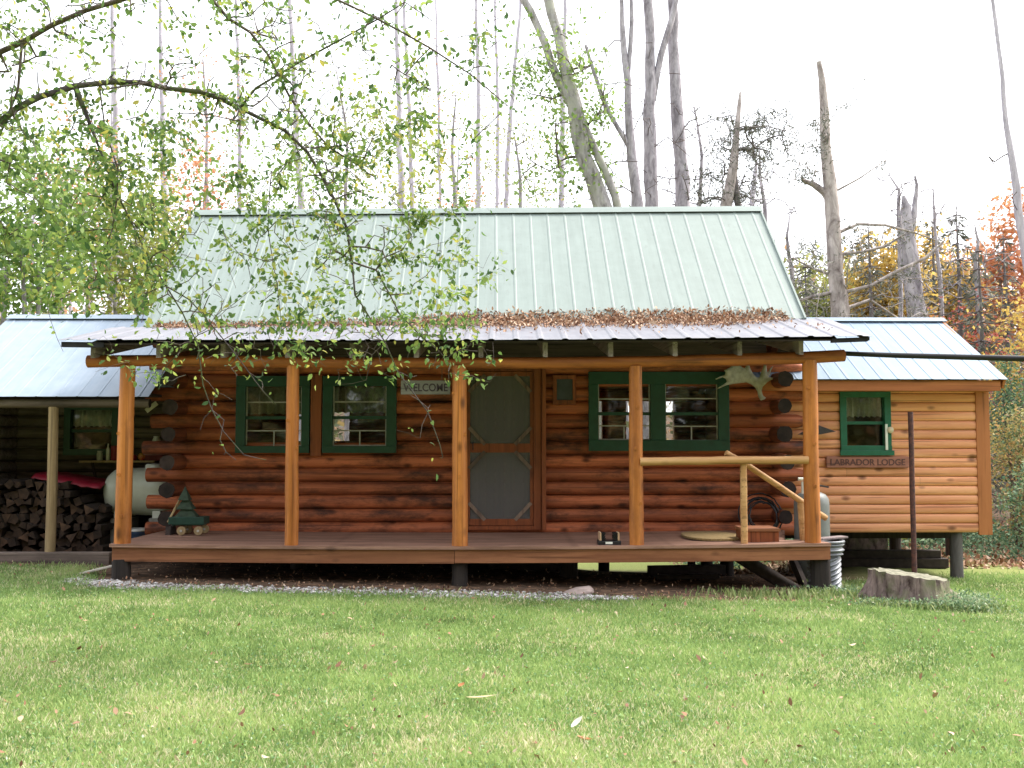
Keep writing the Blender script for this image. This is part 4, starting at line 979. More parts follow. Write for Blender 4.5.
# tall gas cylinder beside the corner post
gc = thing('gas_cylinder', 'tall grey gas cylinder standing behind the right corner post', 'gas cylinder', (X(810.5, .98), .98, 0))
xg, yg = X(810.5, .98), .98; rg = 17.2/1000*11.9; g = ground_z(xg, yg); ztop = Z(491.5, yg, 810)
b = MB(); b.lathe([(rg*.9, g), (rg*.9, g+.06), (rg, g+.09), (rg, ztop-.15), (rg*.97, ztop-.09), (rg*.8, ztop-.035), (rg*.5, ztop-.006), (.02, ztop)], (xg, yg, 0), 30); b.build('cylinder_shell', M['tanksteel'], gc)
b = MB(); b.tube([(xg-.11, yg-.05, ztop-.05), (xg-.11, yg-.05, ztop+.12)], .024, 10); b.tube([(xg-.17, yg-.05, ztop+.15), (xg-.05, yg-.05, ztop+.15)], .018, 8); b.build('valve', M['white'], gc)
b = MB(); b.tube([(xg-.10, yg-.05, ztop+.13), (xg-.04, yg-.05, ztop+.14), (xg+.10, yg+.05, ztop+.07), (xg+.3, yg+.3, ztop+.04)], .012, 8); b.tube([(xg-.06, yg-.06, ztop-.03), (xg-.06, yg-.06, ztop+.12)], .02, 8); b.build('regulator_hose', M['black'], gc)
# corrugated barrel
cb = thing('corrugated_barrel', 'galvanised corrugated steel barrel against the right end of the deck', 'barrel', (X(826, .34), .34, 0))
xc, yc = X(822.5, .30), .33; rc = .205; g = ground_z(xc, yc); zt = Z(541.5, yc, 822); b = MB(); nt_ = 72; nz = 110; vs = []
for i in range(nz+1):
    for j in range(nt_):
        a = 2*math.pi*j/nt_; z = lerp(g-.02, zt, i/nz); top_ = smooth(zt-.15, zt-.13, z)
        q = (rc-.03)*(1-top_)+(rc+.005)*top_+.013*(math.sin(2*math.pi*(z/.055-6*j/nt_))*(1-top_)+math.sin(2*math.pi*z/.06)*top_); vs.append((xc+q*math.cos(a), yc+q*math.sin(a), z))
b.add(vs, [(i*nt_+j, i*nt_+(j+1) % nt_, (i+1)*nt_+(j+1) % nt_, (i+1)*nt_+j) for i in range(nz) for j in range(nt_)], .5, 0, True)
b.build('barrel_shell', M['galv'], cb, solid=.004)
b = MB(); b.lathe([(rc+.022, zt-.004), (rc+.026, zt+.008), (rc+.02, zt+.02), (rc-.02, zt+.016), (rc-.02, zt-.003)], (xc, yc, 0), 36); b.build('rim', M['galv'], cb)
o = MB().box(-.25, .25, -.07, .07, 0, .02).build('lid_board', M['rafter'], None, .003); o.location = (xc+.03, yc+.03, zt+.022); o.rotation_euler = (0, R(-3), R(14)); tag(o, 'grey weathered board laid across the corrugated barrel', 'board')
# green toy wagon
tw = thing('toy_wagon', 'small green wooden wagon with tan wheels on the left of the porch', 'wagon', (X(190, 1.2), 1.2, zD))
yw = 1.2; z0 = zD-.008; Pz = lambda py: Z(py, yw, 190)
wr = (Pz(523.5)-Pz(532.3))/2
b = MB(); b.box(X(173, yw), X(208, yw), yw-.12, yw+.12, Pz(523.8), Pz(516.5)); b.box(X(176, yw), X(206, yw), yw-.10, yw+.10, Pz(525), Pz(523.9)); b.build('wagon_bed', M['toygreen'], tw, .004)
for px in (186.5, 203.2):
    for s_ in (-1, 1):
        b = MB(); c = (X(px, yw), yw+s_*.125, z0+wr); b.lathe([(wr*.98, -.018), (wr, -.012), (wr, .012), (wr*.98, .018)], c, 20, 'y'); w_ = b.build('wheel', M['shedpost'], tw)
        b = MB(); b.lathe([(wr*.28, -.026), (wr*.28, .026)], c, 10, 'y'); b.build('hub', M['jar'], w_)
b = MB(); b.box(X(170, yw), X(175, yw), yw-.1, yw+.1, z0, Pz(526)); b.build('front_block', M['dirtboard'], tw)
b = MB(); b.bar((X(171, yw), yw-.06, Pz(522)), (X(182.5, yw), yw+.02, Pz(495.5)), .022, .022); b.build('pull_handle', M['shedpost'], tw, .003)
b = MB(); zt0 = Pz(516.5)
for k, (pb, pt_, wb) in enumerate(((516.5, 503, 11), (509, 494, 8.5), (500, 486, 5.5))):
    cxp = 188.5-k*1.2; b.add([(X(cxp-wb, yw), yw-.07, Pz(pb)), (X(cxp+wb, yw), yw-.07, Pz(pb)), (X(cxp+wb, yw), yw+.07, Pz(pb)), (X(cxp-wb, yw), yw+.07, Pz(pb)), (X(cxp, yw), yw, Pz(pt_))], [(3, 2, 1, 0), (0, 1, 4), (1, 2, 4), (2, 3, 4), (3, 0, 4)], random.random())
o = b.build('tree_ornament', m_plain('dull_green_wood', (.035, .06, .035), .8, .5, 14), None, .002); tag(o, 'green wooden tree shaped ornament standing in the small wagon', 'ornament')
# rock and debris
bm = bmesh.new(); bmesh.ops.create_icosphere(bm, subdivisions=3, radius=1)
for v in bm.verts: v.co = Vector((v.co.x*.17, v.co.y*.11, v.co.z*.055))*(1+.28*mnoise.noise(v.co*1.6))
me = bpy.data.meshes.new('stone'); bm.to_mesh(me); bm.free(); me.materials.append(M['stone']); o = bpy.data.objects.new('stone', me); C.objects.link(o); p = lawn_pt(580, 594, 0); o.location = p+Vector((0, 0, .02)); o.rotation_euler = (0, R(-8), 0); tag(o, 'flat pinkish stone at the gravel edge below the porch', 'stone')
for i, (pa, ya, pb_, yb_, h, lab) in enumerate(((648, 1.3, 722, 1.5, .12, 'dark old plank lying on the earth under the right of the porch'), (655, .9, 716, 1.0, .05, 'thin dark board in front of the old plank under the porch'), (490, 1.6, 560, 1.3, .16, 'dark timber on the earth under the porch beneath the door'))):
    b = MB(); xa, xb = X(pa, ya), X(pb_, yb_); b.bar((xa, ya, ground_z(xa, ya)+h/2), (xb, yb_, ground_z(xb, yb_)+h/2+.03), .14, h); o = b.build('plank', M['dirtboard'], None, .006); tag(o, lab, 'plank')
# rusty pole
x = X(911.5, .75); o = pole('iron_pole', [(x, .75, ground_z(x, .75)-.1), (x-.003, .75, Z(412, .75, 911))], .030, M['rust'], None, 10, rough=.03); tag(o, 'thin rusty iron pole standing in front of the annex wall', 'pole')
# black pipe from the porch beam to the right
o = MB().tube([at(843, 353.5, .05), at(900, 355.5, -.15), at(960, 357, -.4), at(1030, 358.8, -.7), at(1110, 362, -1.0)], [.026, .029, .030, .030, .030], 12, .5).build('water_pipe', M['black']); tag(o, 'black pipe running from the porch beam end out to the right', 'pipe')
p = at(1105, 362, -1.0); o = pole('pipe_post', [(p.x, -1.0, ground_z(p.x, -1)-.1), (p.x, -1.0, p.z-.025)], .05, M['shedpost'], None); tag(o, 'round wooden post holding up the far end of the black pipe', 'post')
# stump
def build_stump():
    t = thing('tree_stump', 'wide weathered tree stump on the lawn in front of the annex', 'stump', (X(908, -.45), -.45, -.15))
    cx_, cy_ = X(907, -.45), -.42; g = ground_z(cx_, cy_); zt = Z(574.5, -.45, 900); n = 120; nz = 16; b = MB(); vs = []
    lob = [(2.9, .20, .35), (4.2, .14, .3), (5.2, .2, .35), (0.1, .55, .42), (1.2, .12, .4), (2.0, .15, .4)]
    for i in range(nz+1):
        t_ = i/nz
        for j in range(n):
            a = 2*math.pi*j/n; q = .375+.022*mnoise.noise((math.cos(a)*2.5, math.sin(a)*2.5, 1))+.05*mnoise.noise((math.cos(a)*5, math.sin(a)*5, t_*.5))+.03*mnoise.noise((math.cos(a)*13, math.sin(a)*13, t_*1.4))
            fl = (1-t_)**2.2
            for la, am, wd in lob:
                dd = (a-la+math.pi) % (2*math.pi)-math.pi; q += am*fl*math.exp(-(dd/wd)**2)
            tilt = -.05*math.cos(a)*t_
            vs.append((cx_+q*math.cos(a), cy_+q*.95*math.sin(a), lerp(g-.04, zt, t_)+tilt+(.02*mnoise.noise((math.cos(a)*4, math.sin(a)*4, 9)) if i == nz else 0)))
    b.add(vs, [(i*n+j, i*n+(j+1) % n, (i+1)*n+(j+1) % n, (i+1)*n+j) for i in range(nz) for j in range(n)], .5, 0, True); b.build('bark', M['stump'], t)
    top = vs[-n:]; b = MB(); c = Vector((cx_, cy_, zt-.015)); rings = [c]; vv = [tuple(c)]
    for k, s_ in enumerate((.3, .6, .85, 1.0)):
        for p in top: q = c.lerp(Vector(p), s_); vv.append((q.x, q.y, q.z+(.02*mnoise.noise((q.x*9, q.y*9, 2)) if s_ < 1 else 0)))
    fs = [(0, 1+j, 1+(j+1) % n) for j in range(n)]+[(1+k*n+j, 1+(k+1)*n+j, 1+(k+1)*n+(j+1) % n, 1+k*n+(j+1) % n) for k in range(3) for j in range(n)]
    b.add(vv, fs, .5, 0, True); b.build('cut_top', M['stumptop'], t)
build_stump()
# weeds at the stump foot and at the right of the porch
def weeds(name, label, spots, n, h, mat):
    V = []; 
    for k in range(n):
        sx, sy, rx, ry = random.choice(spots); x = sx+random.gauss(0, rx); y = sy+random.gauss(0, ry); g = ground_z(x, y); hh = h*random.uniform(.4, 1.2); a = random.random()*6.28; l = random.uniform(.2, .7)*hh; w_ = random.uniform(.003, .008)
        s_ = np.array((math.cos(a+1.57), math.sin(a+1.57), 0))*w_; B = np.array((x, y, g)); T = B+np.array((math.cos(a)*l, math.sin(a)*l, hh)); Mm = B*.4+T*.6+np.array((0, 0, hh*.18)); V.append([B-s_, B+s_, Mm+s_, T, Mm-s_])
    o = np_mesh(name, np.array(V), 5, mat); tag(o, label, 'weeds', kind='stuff')
sxp = X(905, -.5)
weeds('weeds', 'tufts of taller grass and weeds round the stump and the right porch pier', [(sxp-.35, -.85, .15, .08), (sxp+.1, -.9, .2, .08), (sxp+.5, -.75, .18, .12), (sxp+.75, -.45, .12, .15), (sxp+.3, -.82, .2, .06), (sxp+.45, -.62, .2, .06), (X(830, -.2), -.2, .25, .12), (X(770, -.3), -.32, .4, .1), (X(840, .3), .5, .15, .2)], 3400, .085, m_leaf('weed_blades', [(0, (.14, .22, .07)), (.6, (.30, .40, .14)), (1, (.50, .52, .28))], .4))
def weed_plants():
    P = []; S = []
    for k in range(5200):
        sx, sy, rx, ry, h = random.choice(((sxp+.42, -.78, .2, .1, .17), (sxp+.62, -.5, .16, .14, .16), (sxp+.25, -.92, .22, .06, .12), (sxp-.3, -.85, .2, .06, .08), (X(850, -.2), -.1, .25, .14, .09)))
        x, y = random.gauss(sx, rx), random.gauss(sy, ry); P.append((x, y, ground_z(x, y)+h*random.random()**1.3)); S.append(random.uniform(.018, .045))
    L = leaf_polys(np.array(P), np.array(S), -.3, .8, .42); o = np_mesh('leafy_weeds', L, 6, m_leaf('weed_leaves', [(0, (.09, .17, .10)), (.5, (.22, .34, .17)), (.85, (.36, .46, .26)), (1, (.55, .55, .38))], .35)); tag(o, 'blue green leafy weeds crowding the front and right side of the tree stump', 'weeds', kind='stuff')
weed_plants()
def porch_litter():
    K = 1500; x = X(113, 0)+(X(840, 0)-X(113, 0))*rng.random(K); y = -.75+2.2*rng.random(K)**1.4; z = np.array([ground_z(a, b) for a, b in zip(x, y)])+.014+.02*rng.random(K)
    o = np_mesh('porch_litter', leaf_polys(np.stack([x, y, z], 1), .012+.03*rng.random(K), 0, 2.2, .6), 6, M['litter']); tag(o, 'brown leaf litter on the bare earth below the porch', 'leaves', kind='stuff')
porch_litter()
# dead leaves heaped on the roof where the slopes meet
def roof_litter():
    P = []; 
    for k in range(17000):
        u = random.random(); px = lerp(158, 786, u); dens = .45+.55*smooth(380, 480, px); dens *= .75+.5*mnoise.noise((px*.03, 4, 0)); dens *= 1-.5*smooth(720, 786, px)
        if random.random() > dens: continue
        wv = (.16+.24*smooth(360, 500, px))*(1+.35*mnoise.noise((px*.02, 1, 0)))*(1-.45*smooth(700, 786, px))
        y = 1.53-abs(random.gauss(0, wv*.95))+.14*random.random()*smooth(350, 480, px)+.05
        t = (px-112)/(828-112); zp = lerp(pb0.z, pb1.z, t); xx = lerp(pb0.x, pb1.x, t)
        base = zp+(y-BY)*sl_ if y < 1.5 else zp-.02+max(0, (y-1.5))*.83
        heap = (.065*smooth(360, 500, px)+.015)*max(0, 1-abs(y-1.5)/.4)*(1-.5*smooth(700, 786, px))
        P.append((xx, y, base+.006+random.random()*heap))
    P = np.array(P); L = leaf_polys(P, .026+.034*rng.random(len(P)), 0, 3.2, .6)
    o = np_mesh('roof_leaves', L, 6, M['litter']); tag(o, 'heap of dry brown leaves where the green roof meets the porch roof', 'leaves', kind='stuff')
    # a few loose ones further down the metal
    P = []
    for k in range(260):
        px = random.uniform(200, 800); y = random.uniform(-.15, 1.2); t = (px-112)/(828-112); P.append((lerp(pb0.x, pb1.x, t), y, lerp(pb0.z, pb1.z, t)+(y-BY)*sl_+.012-.012*(1 if y < .6 else 0)))
    P = np.array(P); L = leaf_polys(P, .03+.03*rng.random(len(P)), 0, 5, .5); o = np_mesh('loose_leaves', L, 6, M['litter']); tag(o, 'loose dry leaves dotted over the pale porch roof metal', 'leaves', kind='stuff')
roof_litter()
# ------------------------------------------------------------------ tree growing
class Grow:
    def __init__(s): s.p = np.zeros((0, 3)); s.par = []; s.fix = []; s.tips = []
    def _add(s, pos, par, fix=0.0):
        s.p = np.vstack([s.p, np.array(pos)[None, :]]); s.par.append(par); s.fix.append(fix); return len(s.par)-1
    def limb(s, pts, rad, start=None, step=.2):
        """traced polyline; start = node index or None"""
        pts = [Vector(q) for q in pts]; par = -1 if start is None else start; P = []; Rr = []
        for i in range(len(pts)-1):
            p0 = pts[max(i-1, 0)]; p1, p2 = pts[i], pts[i+1]; p3 = pts[min(i+2, len(pts)-1)]; k = max(1, int((p2-p1).length/step))
            for j in range(k):
                t = j/k; P.append(.5*((2*p1)+(p2-p0)*t+(2*p0-5*p1+4*p2-p3)*t*t+(3*p1-p0-3*p2+p3)*t**3)); Rr.append(lerp(rad[i], rad[i+1], t))
        P.append(pts[-1]); Rr.append(rad[-1]); idx = []; ph = random.random()*90
        P = [q+Vector((mnoise.noise((i*step*1.1, ph, 0)), mnoise.noise((i*step*1.1, ph, 5)), 0))*r*.7*min(1, i*.5) for i, (q, r) in enumerate(zip(P, Rr))]; Rr = [r*(1+.13*mnoise.noise((i*step*1.7, ph, 9))) for i, r in enumerate(Rr)]
        for q, r in zip(P, Rr): par = s._add(q, par, r); idx.append(par)
        s.tips.append(par); return idx
    def near(s, q): return int(np.argmin(((s.p-np.array(q))**2).sum(1)))
    def grow(s, targets, droop=.1, step=.16, wob=.05, minr=0, maxd=9, upbias=0):
        T = [np.array(t) for t in targets]
        d = [((s.p-t)**2).sum(1).min() for t in T]
        for k in np.argsort(d):
            t = T[k]; dv = s.p-t; dd = np.sqrt((dv**2).sum(1))+upbias*np.maximum(0, dv[:, 2]); i = int(np.argmin(dd)); L = np.sqrt((dv[i]**2).sum())
            if L > maxd: continue
            n = max(2, int(L/step)); a = s.p[i].copy(); par = i; c = (a+t)/2+rng.normal(size=3)*wob*L*1.6+np.array((0, 0, droop*L))
            for j in range(1, n+1):
                u = j/n; q = a*(1-u)**2+2*c*u*(1-u)+t*u*u+(rng.normal(size=3)*wob*.18*L/n if j < n else 0)
                par = s._add(q, par)
            s.tips.append(par)
    def radii(s, r0=.0024, pw=.5):
        n = len(s.par); cnt = np.zeros(n); haschild = np.zeros(n, bool)
        for i in range(n):
            if s.par[i] >= 0: haschild[s.par[i]] = True
        for i in range(n-1, -1, -1):
            if not haschild[i]: cnt[i] += 1
            if s.par[i] >= 0: cnt[s.par[i]] += cnt[i]
        s.cnt = cnt; r = r0*cnt**pw
        for i in range(n):
            if s.fix[i] > 0: r[i] = s.fix[i]
            elif s.par[i] >= 0: r[i] = min(r[i], r[s.par[i]]*.9)
        return r
    def chains(s):
        n = len(s.par); kids = [[] for _ in range(n)]; roots = []
        for i in range(n): (kids[s.par[i]] if s.par[i] >= 0 else roots).append(i)
        out = []; st = [[r] for r in roots]
        while st:
            ch = st.pop(); i = ch[-1]
            while kids[i]:
                ks = sorted(kids[i], key=lambda q: (-s.fix[q], -s.cnt[q]))
                for q in ks[1:]: st.append([i, q])
                i = ks[0]; ch.append(i)
            out.append(ch)
        return out
    def build(s, parent, bark, twig, nbig=7, nsmall=4, thr=.012, r0=.0024, pw=.5, trunk_name='trunk', branch_name='twigs'):
        r = s.radii(r0, pw); big, small = MB(), MB()
        for ch in s.chains():
            fx = s.fix[ch[-1]] > 0 or s.fix[ch[len(ch)//2]] > 0; m = big if fx else small
            rr = [float(r[i]) for i in ch]
            if len(rr) > 1 and s.fix[ch[0]] and not s.fix[ch[1]]: rr[0] = rr[1]
            if len(ch) > 1: m.tube([s.p[i] for i in ch], rr, nbig if fx else nsmall, .5, cap=fx, rough=.08 if fx else 0)
        nb = len(big.v); big.v += small.v; big.r += small.r; big.sm += small.sm; big.m += [1]*len(small.m); big.f += [tuple(q+nb for q in f) for f in small.f]
        return [big.build(trunk_name, [bark, twig], parent, recalc=False)]
    def leaf_points(s, per, spread, back=3):
        """points along the last stretch of every twig"""
        P = []; D = []
        for t in s.tips:
            ch = [t]
            for _ in range(back):
                if s.par[ch[-1]] < 0: break
                ch.append(s.par[ch[-1]])
            for _ in range(per):
                u = random.random()*(len(ch)-1); i = int(u); q = s.p[ch[i]]*(1-(u-i))+s.p[ch[min(i+1, len(ch)-1)]]*(u-i); P.append(q+rng.normal(size=3)*spread)
        return np.array(P)
def boxpts(n, x0, x1, y0, y1, Y, sY, power=None):
    out = []
    for _ in range(n):
        out.append(tuple(at(random.uniform(x0, x1), random.uniform(y0, y1), Y+random.gauss(0, sY))))
    return out
# ------------------------------------------------------------------ the overhanging apple tree
def apple_tree():
    root = thing('apple_tree', 'leafy apple tree whose drooping branches hang in front of the cabin from the left', 'tree', (-5.0, -3.9, ground_z(-5, -3.9)))
    g = Grow(); Y0 = -3.9
    tr = g.limb([(-5.0, Y0, ground_z(-5, Y0)-.1), (-4.95, Y0, .9), (-4.85, Y0-.05, 1.9), (-4.6, Y0-.1, 2.8), (-4.3, Y0-.1, 3.3)], [.19, .15, .13, .11, .09])
    f = 1/1000*7.0
    def L(pts, w0, w1, Ya, Yb, start=None):
        n = len(pts); P = [at(px, py, lerp(Ya, Yb, i/(n-1))) for i, (px, py) in enumerate(pts)]; R_ = [lerp(w0, w1, i/(n-1))*f/2 for i in range(n)]
        if start is None: start = g.near(P[0]); 
        return g.limb(P, [q*.72 for q in R_], start)
    B = L([(0, 122), (18, 108), (40, 97), (75, 86), (110, 82), (140, 82), (165, 88), (200, 92), (218, 98), (240, 108), (262, 119), (285, 130), (308, 152), (335, 200), (347, 228), (352, 262)], 10, 4, -3.95, -3.3, tr[-1])
    L([(0, 52), (22, 42), (50, 25), (85, 10), (130, -3), (200, -30), (270, -40)], 10, 5, -3.95, -4.2, tr[-1])
    L([(200, -30), (214, 2), (228, 18), (250, 32), (268, 55), (290, 98), (312, 128), (330, 148), (358, 165)], 5, 2.6, -4.1, -3.5)
    L([(270, -40), (337, 0), (375, 18), (430, 48), (470, 74), (508, 106)], 4, 1.8, -4.2, -3.6)
    L([(240, 108), (256, 88), (300, 62), (340, 40), (380, 18), (405, 2)], 4, 1.8, -3.75, -3.9)
    L([(22, 42), (18, 90), (6, 120), (-10, 160), (-15, 200), (10, 235)], 4, 2.0, -4, -3.7)
    c = L([(352, 262), (376, 270), (383, 258), (402, 250)], 3.4, 1.6, -3.3, -3.2)
    L([(376, 270), (390, 295), (400, 315), (420, 335), (440, 352)], 2.8, 1.4, -3.3, -3.0)
    L([(352, 262), (355, 295), (362, 305), (385, 342), (398, 372), (428, 412), (440, 445), (443, 458)], 3.0, 1.0, -3.3, -2.9)
    L([(100, 150), (115, 190), (130, 220), (150, 260), (166, 286), (182, 312), (198, 345), (203, 385), (212, 410), (224, 432), (244, 455), (266, 460)], 3.2, 1.0, -3.8, -3.0)
    L([(166, 286), (190, 300), (214, 328), (236, 355), (262, 390), (276, 405)], 2.4, 1.0, -3.4, -3.1)
    L([(198, 335), (180, 352), (166, 366), (160, 378), (172, 381)], 1.6, .9, -3.1, -3.05)
    L([(212, 410), (204, 418), (200, 430)], 1.2, .8, -3.05, -3.05)
    L([(224, 420), (220, 440), (226, 452), (236, 460)], 1.3, .8, -3.02, -3.05)
    L([(385, 342), (372, 355), (366, 380)], 1.6, .9, -3.1, -3.1)
    L([(428, 412), (422, 425), (420, 438)], 1.2, .8, -2.95, -3)
    L([(150, 82), (100, 90), (105, 130), (118, 170), (112, 230), (95, 280), (60, 300)], 3, 1.4, -3.9, -3.6)
    L([(305, 145), (270, 185), (268, 230), (278, 290), (282, 330), (276, 345)], 2.4, 1.1, -3.4, -3.2)
    g.tips = []
    T = []
    T += boxpts(440, -70, 175, 125, 308, -3.8, .55); T += boxpts(330, 130, 340, 105, 325, -3.5, .4); T += boxpts(210, 310, 480, 130, 340, -3.3, .4)
    T += boxpts(50, 190, 490, 315, 352, -3.1, .2); T += boxpts(40, 300, 500, 335, 385, -3.0, .15); T += boxpts(36, 430, 510, 205, 300, -3.2, .2)
    T += boxpts(260, -40, 300, -30, 125, -3.9, .4); T += boxpts(80, 250, 420, 0, 130, -3.8, .3); T += boxpts(90, 330, 440, 85, 165, -3.7, .25); T += boxpts(20, 420, 520, 0, 75, -3.8, .25)
    T += boxpts(10, 60, 200, 330, 375, -3.2, .2); T += boxpts(8, 150, 250, 340, 385, -3.0, .1); T += boxpts(6, 250, 300, 345, 385, -3.0, .1)
    T += [tuple(at(*q)) for q in ((224, 455, -3.05), (262, 382, -3.1), (232, 400, -3.1), (220, 350, -3.05), (180, 345, -3.1), (440, 458, -2.9), (418, 438, -3), (396, 430, -3), (200, 376, -3.1), (216, 392, -3.05), (410, 395, -2.95), (430, 405, -2.9), (490, 382, -3), (480, 345, -3))]
    for _ in range(14):     # out of frame part of the crown
        T += [(random.uniform(-6.8, -4.2), random.uniform(-5.2, -2.8), random.uniform(2.4, 5.2)) for _ in range(6)]
    g.grow(T, .08, .12, .07); leafy = list(g.tips)
    g.grow(boxpts(90, 180, 480, 150, 340, -3.3, .35)+boxpts(60, -20, 250, 40, 300, -3.7, .4)+boxpts(40, 250, 500, 0, 160, -3.7, .3)+boxpts(24, 180, 490, 330, 385, -3.0, .15), -.06, .12, .09); g.tips = leafy
    g.build(root, M['bark_apple'], M['twig'], 8, 4, r0=.0042, pw=.36)
    P = g.leaf_points(15, .045, 8); P2 = []
    pix = lambda q: (q[0]+.0)
    # thin out over the open sky and low down
    keep = []; cell = {}
    P = P[rng.permutation(len(P))]
    for q in P:
        v = RM.transposed() @ (Vector(q)-CAM); px = CX+FOC*v.x/-v.z; py = CY-FOC*v.y/-v.z
        pr_ = 1.0
        if py < 120: pr_ = .9
        if 330 < py < 400: pr_ = .75
        if 320 < px < 400 and 190 < py < 310: pr_ *= .55
        if py >= 385: pr_ = .25
        if px > 470 and py > 120: pr_ *= .7
        cap_ = 80 if px < 175 and py > 125 else 27 if py < 120 else 46 if py < 335 else 19
        key = (int(px//20), int(py//20)); ok_ = random.random() < pr_ and cell.get(key, 0) < cap_*(.22+1.9*abs(mnoise.noise((px*.016, py*.016, 3))))
        if ok_: cell[key] = cell.get(key, 0)+1
        keep.append(ok_)
    P = P[np.array(keep)]
    dirs = rng.normal(size=(len(P), 3)); dirs[:, 2] -= .5
    Lf = leaf_polys(P, (.032+.036*rng.random(len(P))), .2, .6, .56, True, dirs)
    np_mesh('crown', Lf, 6, M['leaf_apple'], root)
apple_tree()
# ------------------------------------------------------------------ trees behind the cabin
def bg_tree(name, label, trunks, Y, bark, twig=None, boxes=(), leaf=None, group=None, maxd=7, droop=.12, r0=.011, sY=1.0, pw=.5, upbias=.3, step=.45):
    f = (Y+10.9)/1000; low = max(trunks[0], key=lambda q: q[1]); p = at(low[0], low[1], Y); gz = ground_z(p.x, Y)
    root = thing(name, label, 'tree', (p.x, Y, gz), group); g = Grow()
    for k, tr in enumerate(trunks):
        P = [at(a, b, Y+(c[0] if c else 0)) for a, b, r_, *c in tr]; R_ = [r_*f/2 for a, b, r_, *c in tr]
        if k == 0:
            P = [Vector((P[0].x, Y, gz-.2))]+P; R_ = [R_[0]*1.25]+R_; g.limb(P, R_, None, .5)
        else: g.limb(P, R_, g.near(P[0]), .4)
    g.tips = []
    for bx in boxes: g.grow(boxpts(bx[0], *bx[1:5], Y, bx[5] if len(bx) > 5 else sY), droop, step, .06, maxd=maxd, upbias=upbias)
    g.build(root, bark, twig or bark, 9, 4, r0=r0, pw=pw)
    if leaf and g.tips:
        mat, per, spread, size, *asp = leaf; P = g.leaf_points(per, spread, 3)
        Lf = leaf_polys(P, size*(.7+.6*rng.random(len(P))), .3, .5, asp[0] if asp else .6, False); np_mesh('crown', Lf, 4, mat, root)
    return root
G1 = 'tall bare trees behind the cabin roof'
bg_tree('leaning_tree', 'leaning mossy forked tree with sparse green leaves above the cabin ridge', [
    [(608, 260, 24), (600, 205, 19), (592, 175, 18), (581, 135, 17), (574, 105, 15), (566, 72, 12), (558, 35, 11), (546, -10, 10), (535, -60, 9)],
    [(574, 105, 12), (556, 78, 9), (545, 45, 8), (530, 12, 8), (512, -20, 7)],
    [(622, 235, 9), (615, 195, 9), (600, 160, 8), (585, 125, 8), (572, 95, 7)]], 14, M['bark_moss'], M['twig'],
    [(46, 515, 625, 0, 200), (40, 540, 612, 60, 205, .5), (16, 500, 560, 50, 90)], (M['leaf_green'], 20, .22, .13), G1)
bg_tree('slender_tree', 'slender twin stemmed bare tree left of the two thick straight trunks', [
    [(640, 255, 15), (636, 195, 12), (632, 160, 10), (628, 105, 8), (625, 60, 7), (622, 20, 5), (620, -40, 4)], [(628, 75, 5), (631, 40, 5), (631, 0, 4), (630, -40, 4)],
    [(632, 150, 7), (618, 128, 5), (604, 100, 5), (594, 70, 4), (586, 45, 3)]], 15, M['bark_grey'], M['twig'], [(30, 585, 655, 40, 200)], None, G1)
bg_tree('straight_tree', 'thick straight grey trunk with an upright side limb above the cabin ridge', [
    [(653, 260, 17), (652, 200, 14), (650, 150, 13), (650, 90, 12), (649, 40, 10), (648, -60, 9)], [(652, 100, 9), (657, 72, 7), (665, 42, 6), (672, 18, 6), (680, -20, 5)]], 15.5, M['bark_grey'], M['twig'], [(26, 620, 695, 60, 200)], None, G1)
bg_tree('straight_tree', 'thick straight grey trunk without limbs, right of the one with the side limb', [
    [(685, 260, 18), (683, 200, 15), (679, 140, 13), (676, 90, 12), (674, 40, 11), (671, -60, 9)]], 16, M['bark_grey'], M['twig'], [(70, 650, 735, 100, 205), (4, 690, 705, 40, 60)], None, G1)
bg_tree('broken_tree', 'broken dead trunk with ragged twiggy spruce boughs near the right end of the ridge', [
    [(724, 260, 15), (728, 200, 12), (733, 165, 9), (737, 130, 6), (739, 104, 4), (740, 92, 2)], [(744, 250, 8), (738, 200, 7), (734, 170, 6), (733, 150, 5)]], 13, M['bark_dead'], M['bark_dark'],
    [(50, 742, 790, 105, 165, .7), (60, 690, 735, 115, 205, .7), (30, 735, 772, 150, 205, .7)], (M['needle'], 30, .10, .12, .2), G1, droop=.02)
G2 = 'thin pale trunks far behind the cabin'
for px0, px1, wd, Y, lab, lf in ((478, 476, 5.5, 24, 'thin pale straight trunk standing alone left of the roof middle', None), (402, 396, 7, 26, 'pale twin stemmed trunk behind the hanging apple leaves', None), (412, 404, 5, 30, 'faint thin trunk just right of the pale twin stemmed trunk', None), (497, 495, 4, 32, 'very thin faint trunk right of the lone pale trunk', None), (506, 520, 5, 27, 'thin pale trunk slanting right towards the mossy forked tree', None), (562, 565, 6, 23, 'thin yellowish trunk beside the foot of the mossy forked tree', (M['leaf_yellow'], 8, .2, .12)),
                                 (440, 436, 3.5, 33, 'spindly trunk among pale orange foliage above the ridge', (M['leaf_orange'], 10, .3, .12)), (300, 290, 7, 25, 'pale trunk half hidden by the apple twigs above the roof', None), (165, 160, 6, 28, 'thin dark trunk at the upper left between green leaves', None), (115, 112, 7, 24, 'straight trunk at the upper left behind the shed roof', None), (755, 757, 4.5, 21, 'short thin trunk at the right end of the cabin ridge', None), (240, 236, 5, 30, 'slim pale trunk above the left end of the green roof', None)):
    bg_tree('slim_tree', lab, [[(px0+2, 300, wd*1.3), (px0, 205, wd), (px0*.5+px1*.5+random.uniform(-3, 3), 110, wd*.85), (px1, 10, wd*.6), (px1, -30, wd*.4)]] if px0 != 755 else [[(752, 260, 6), (753, 200, 5), (756, 175, 4), (757, 160, 2)]], Y, M['bark_glare'], M['bark_glare'], [(20, px0-26, px0+26, 20 if px0 != 755 else 165, 210)], lf, G2, r0=.011)
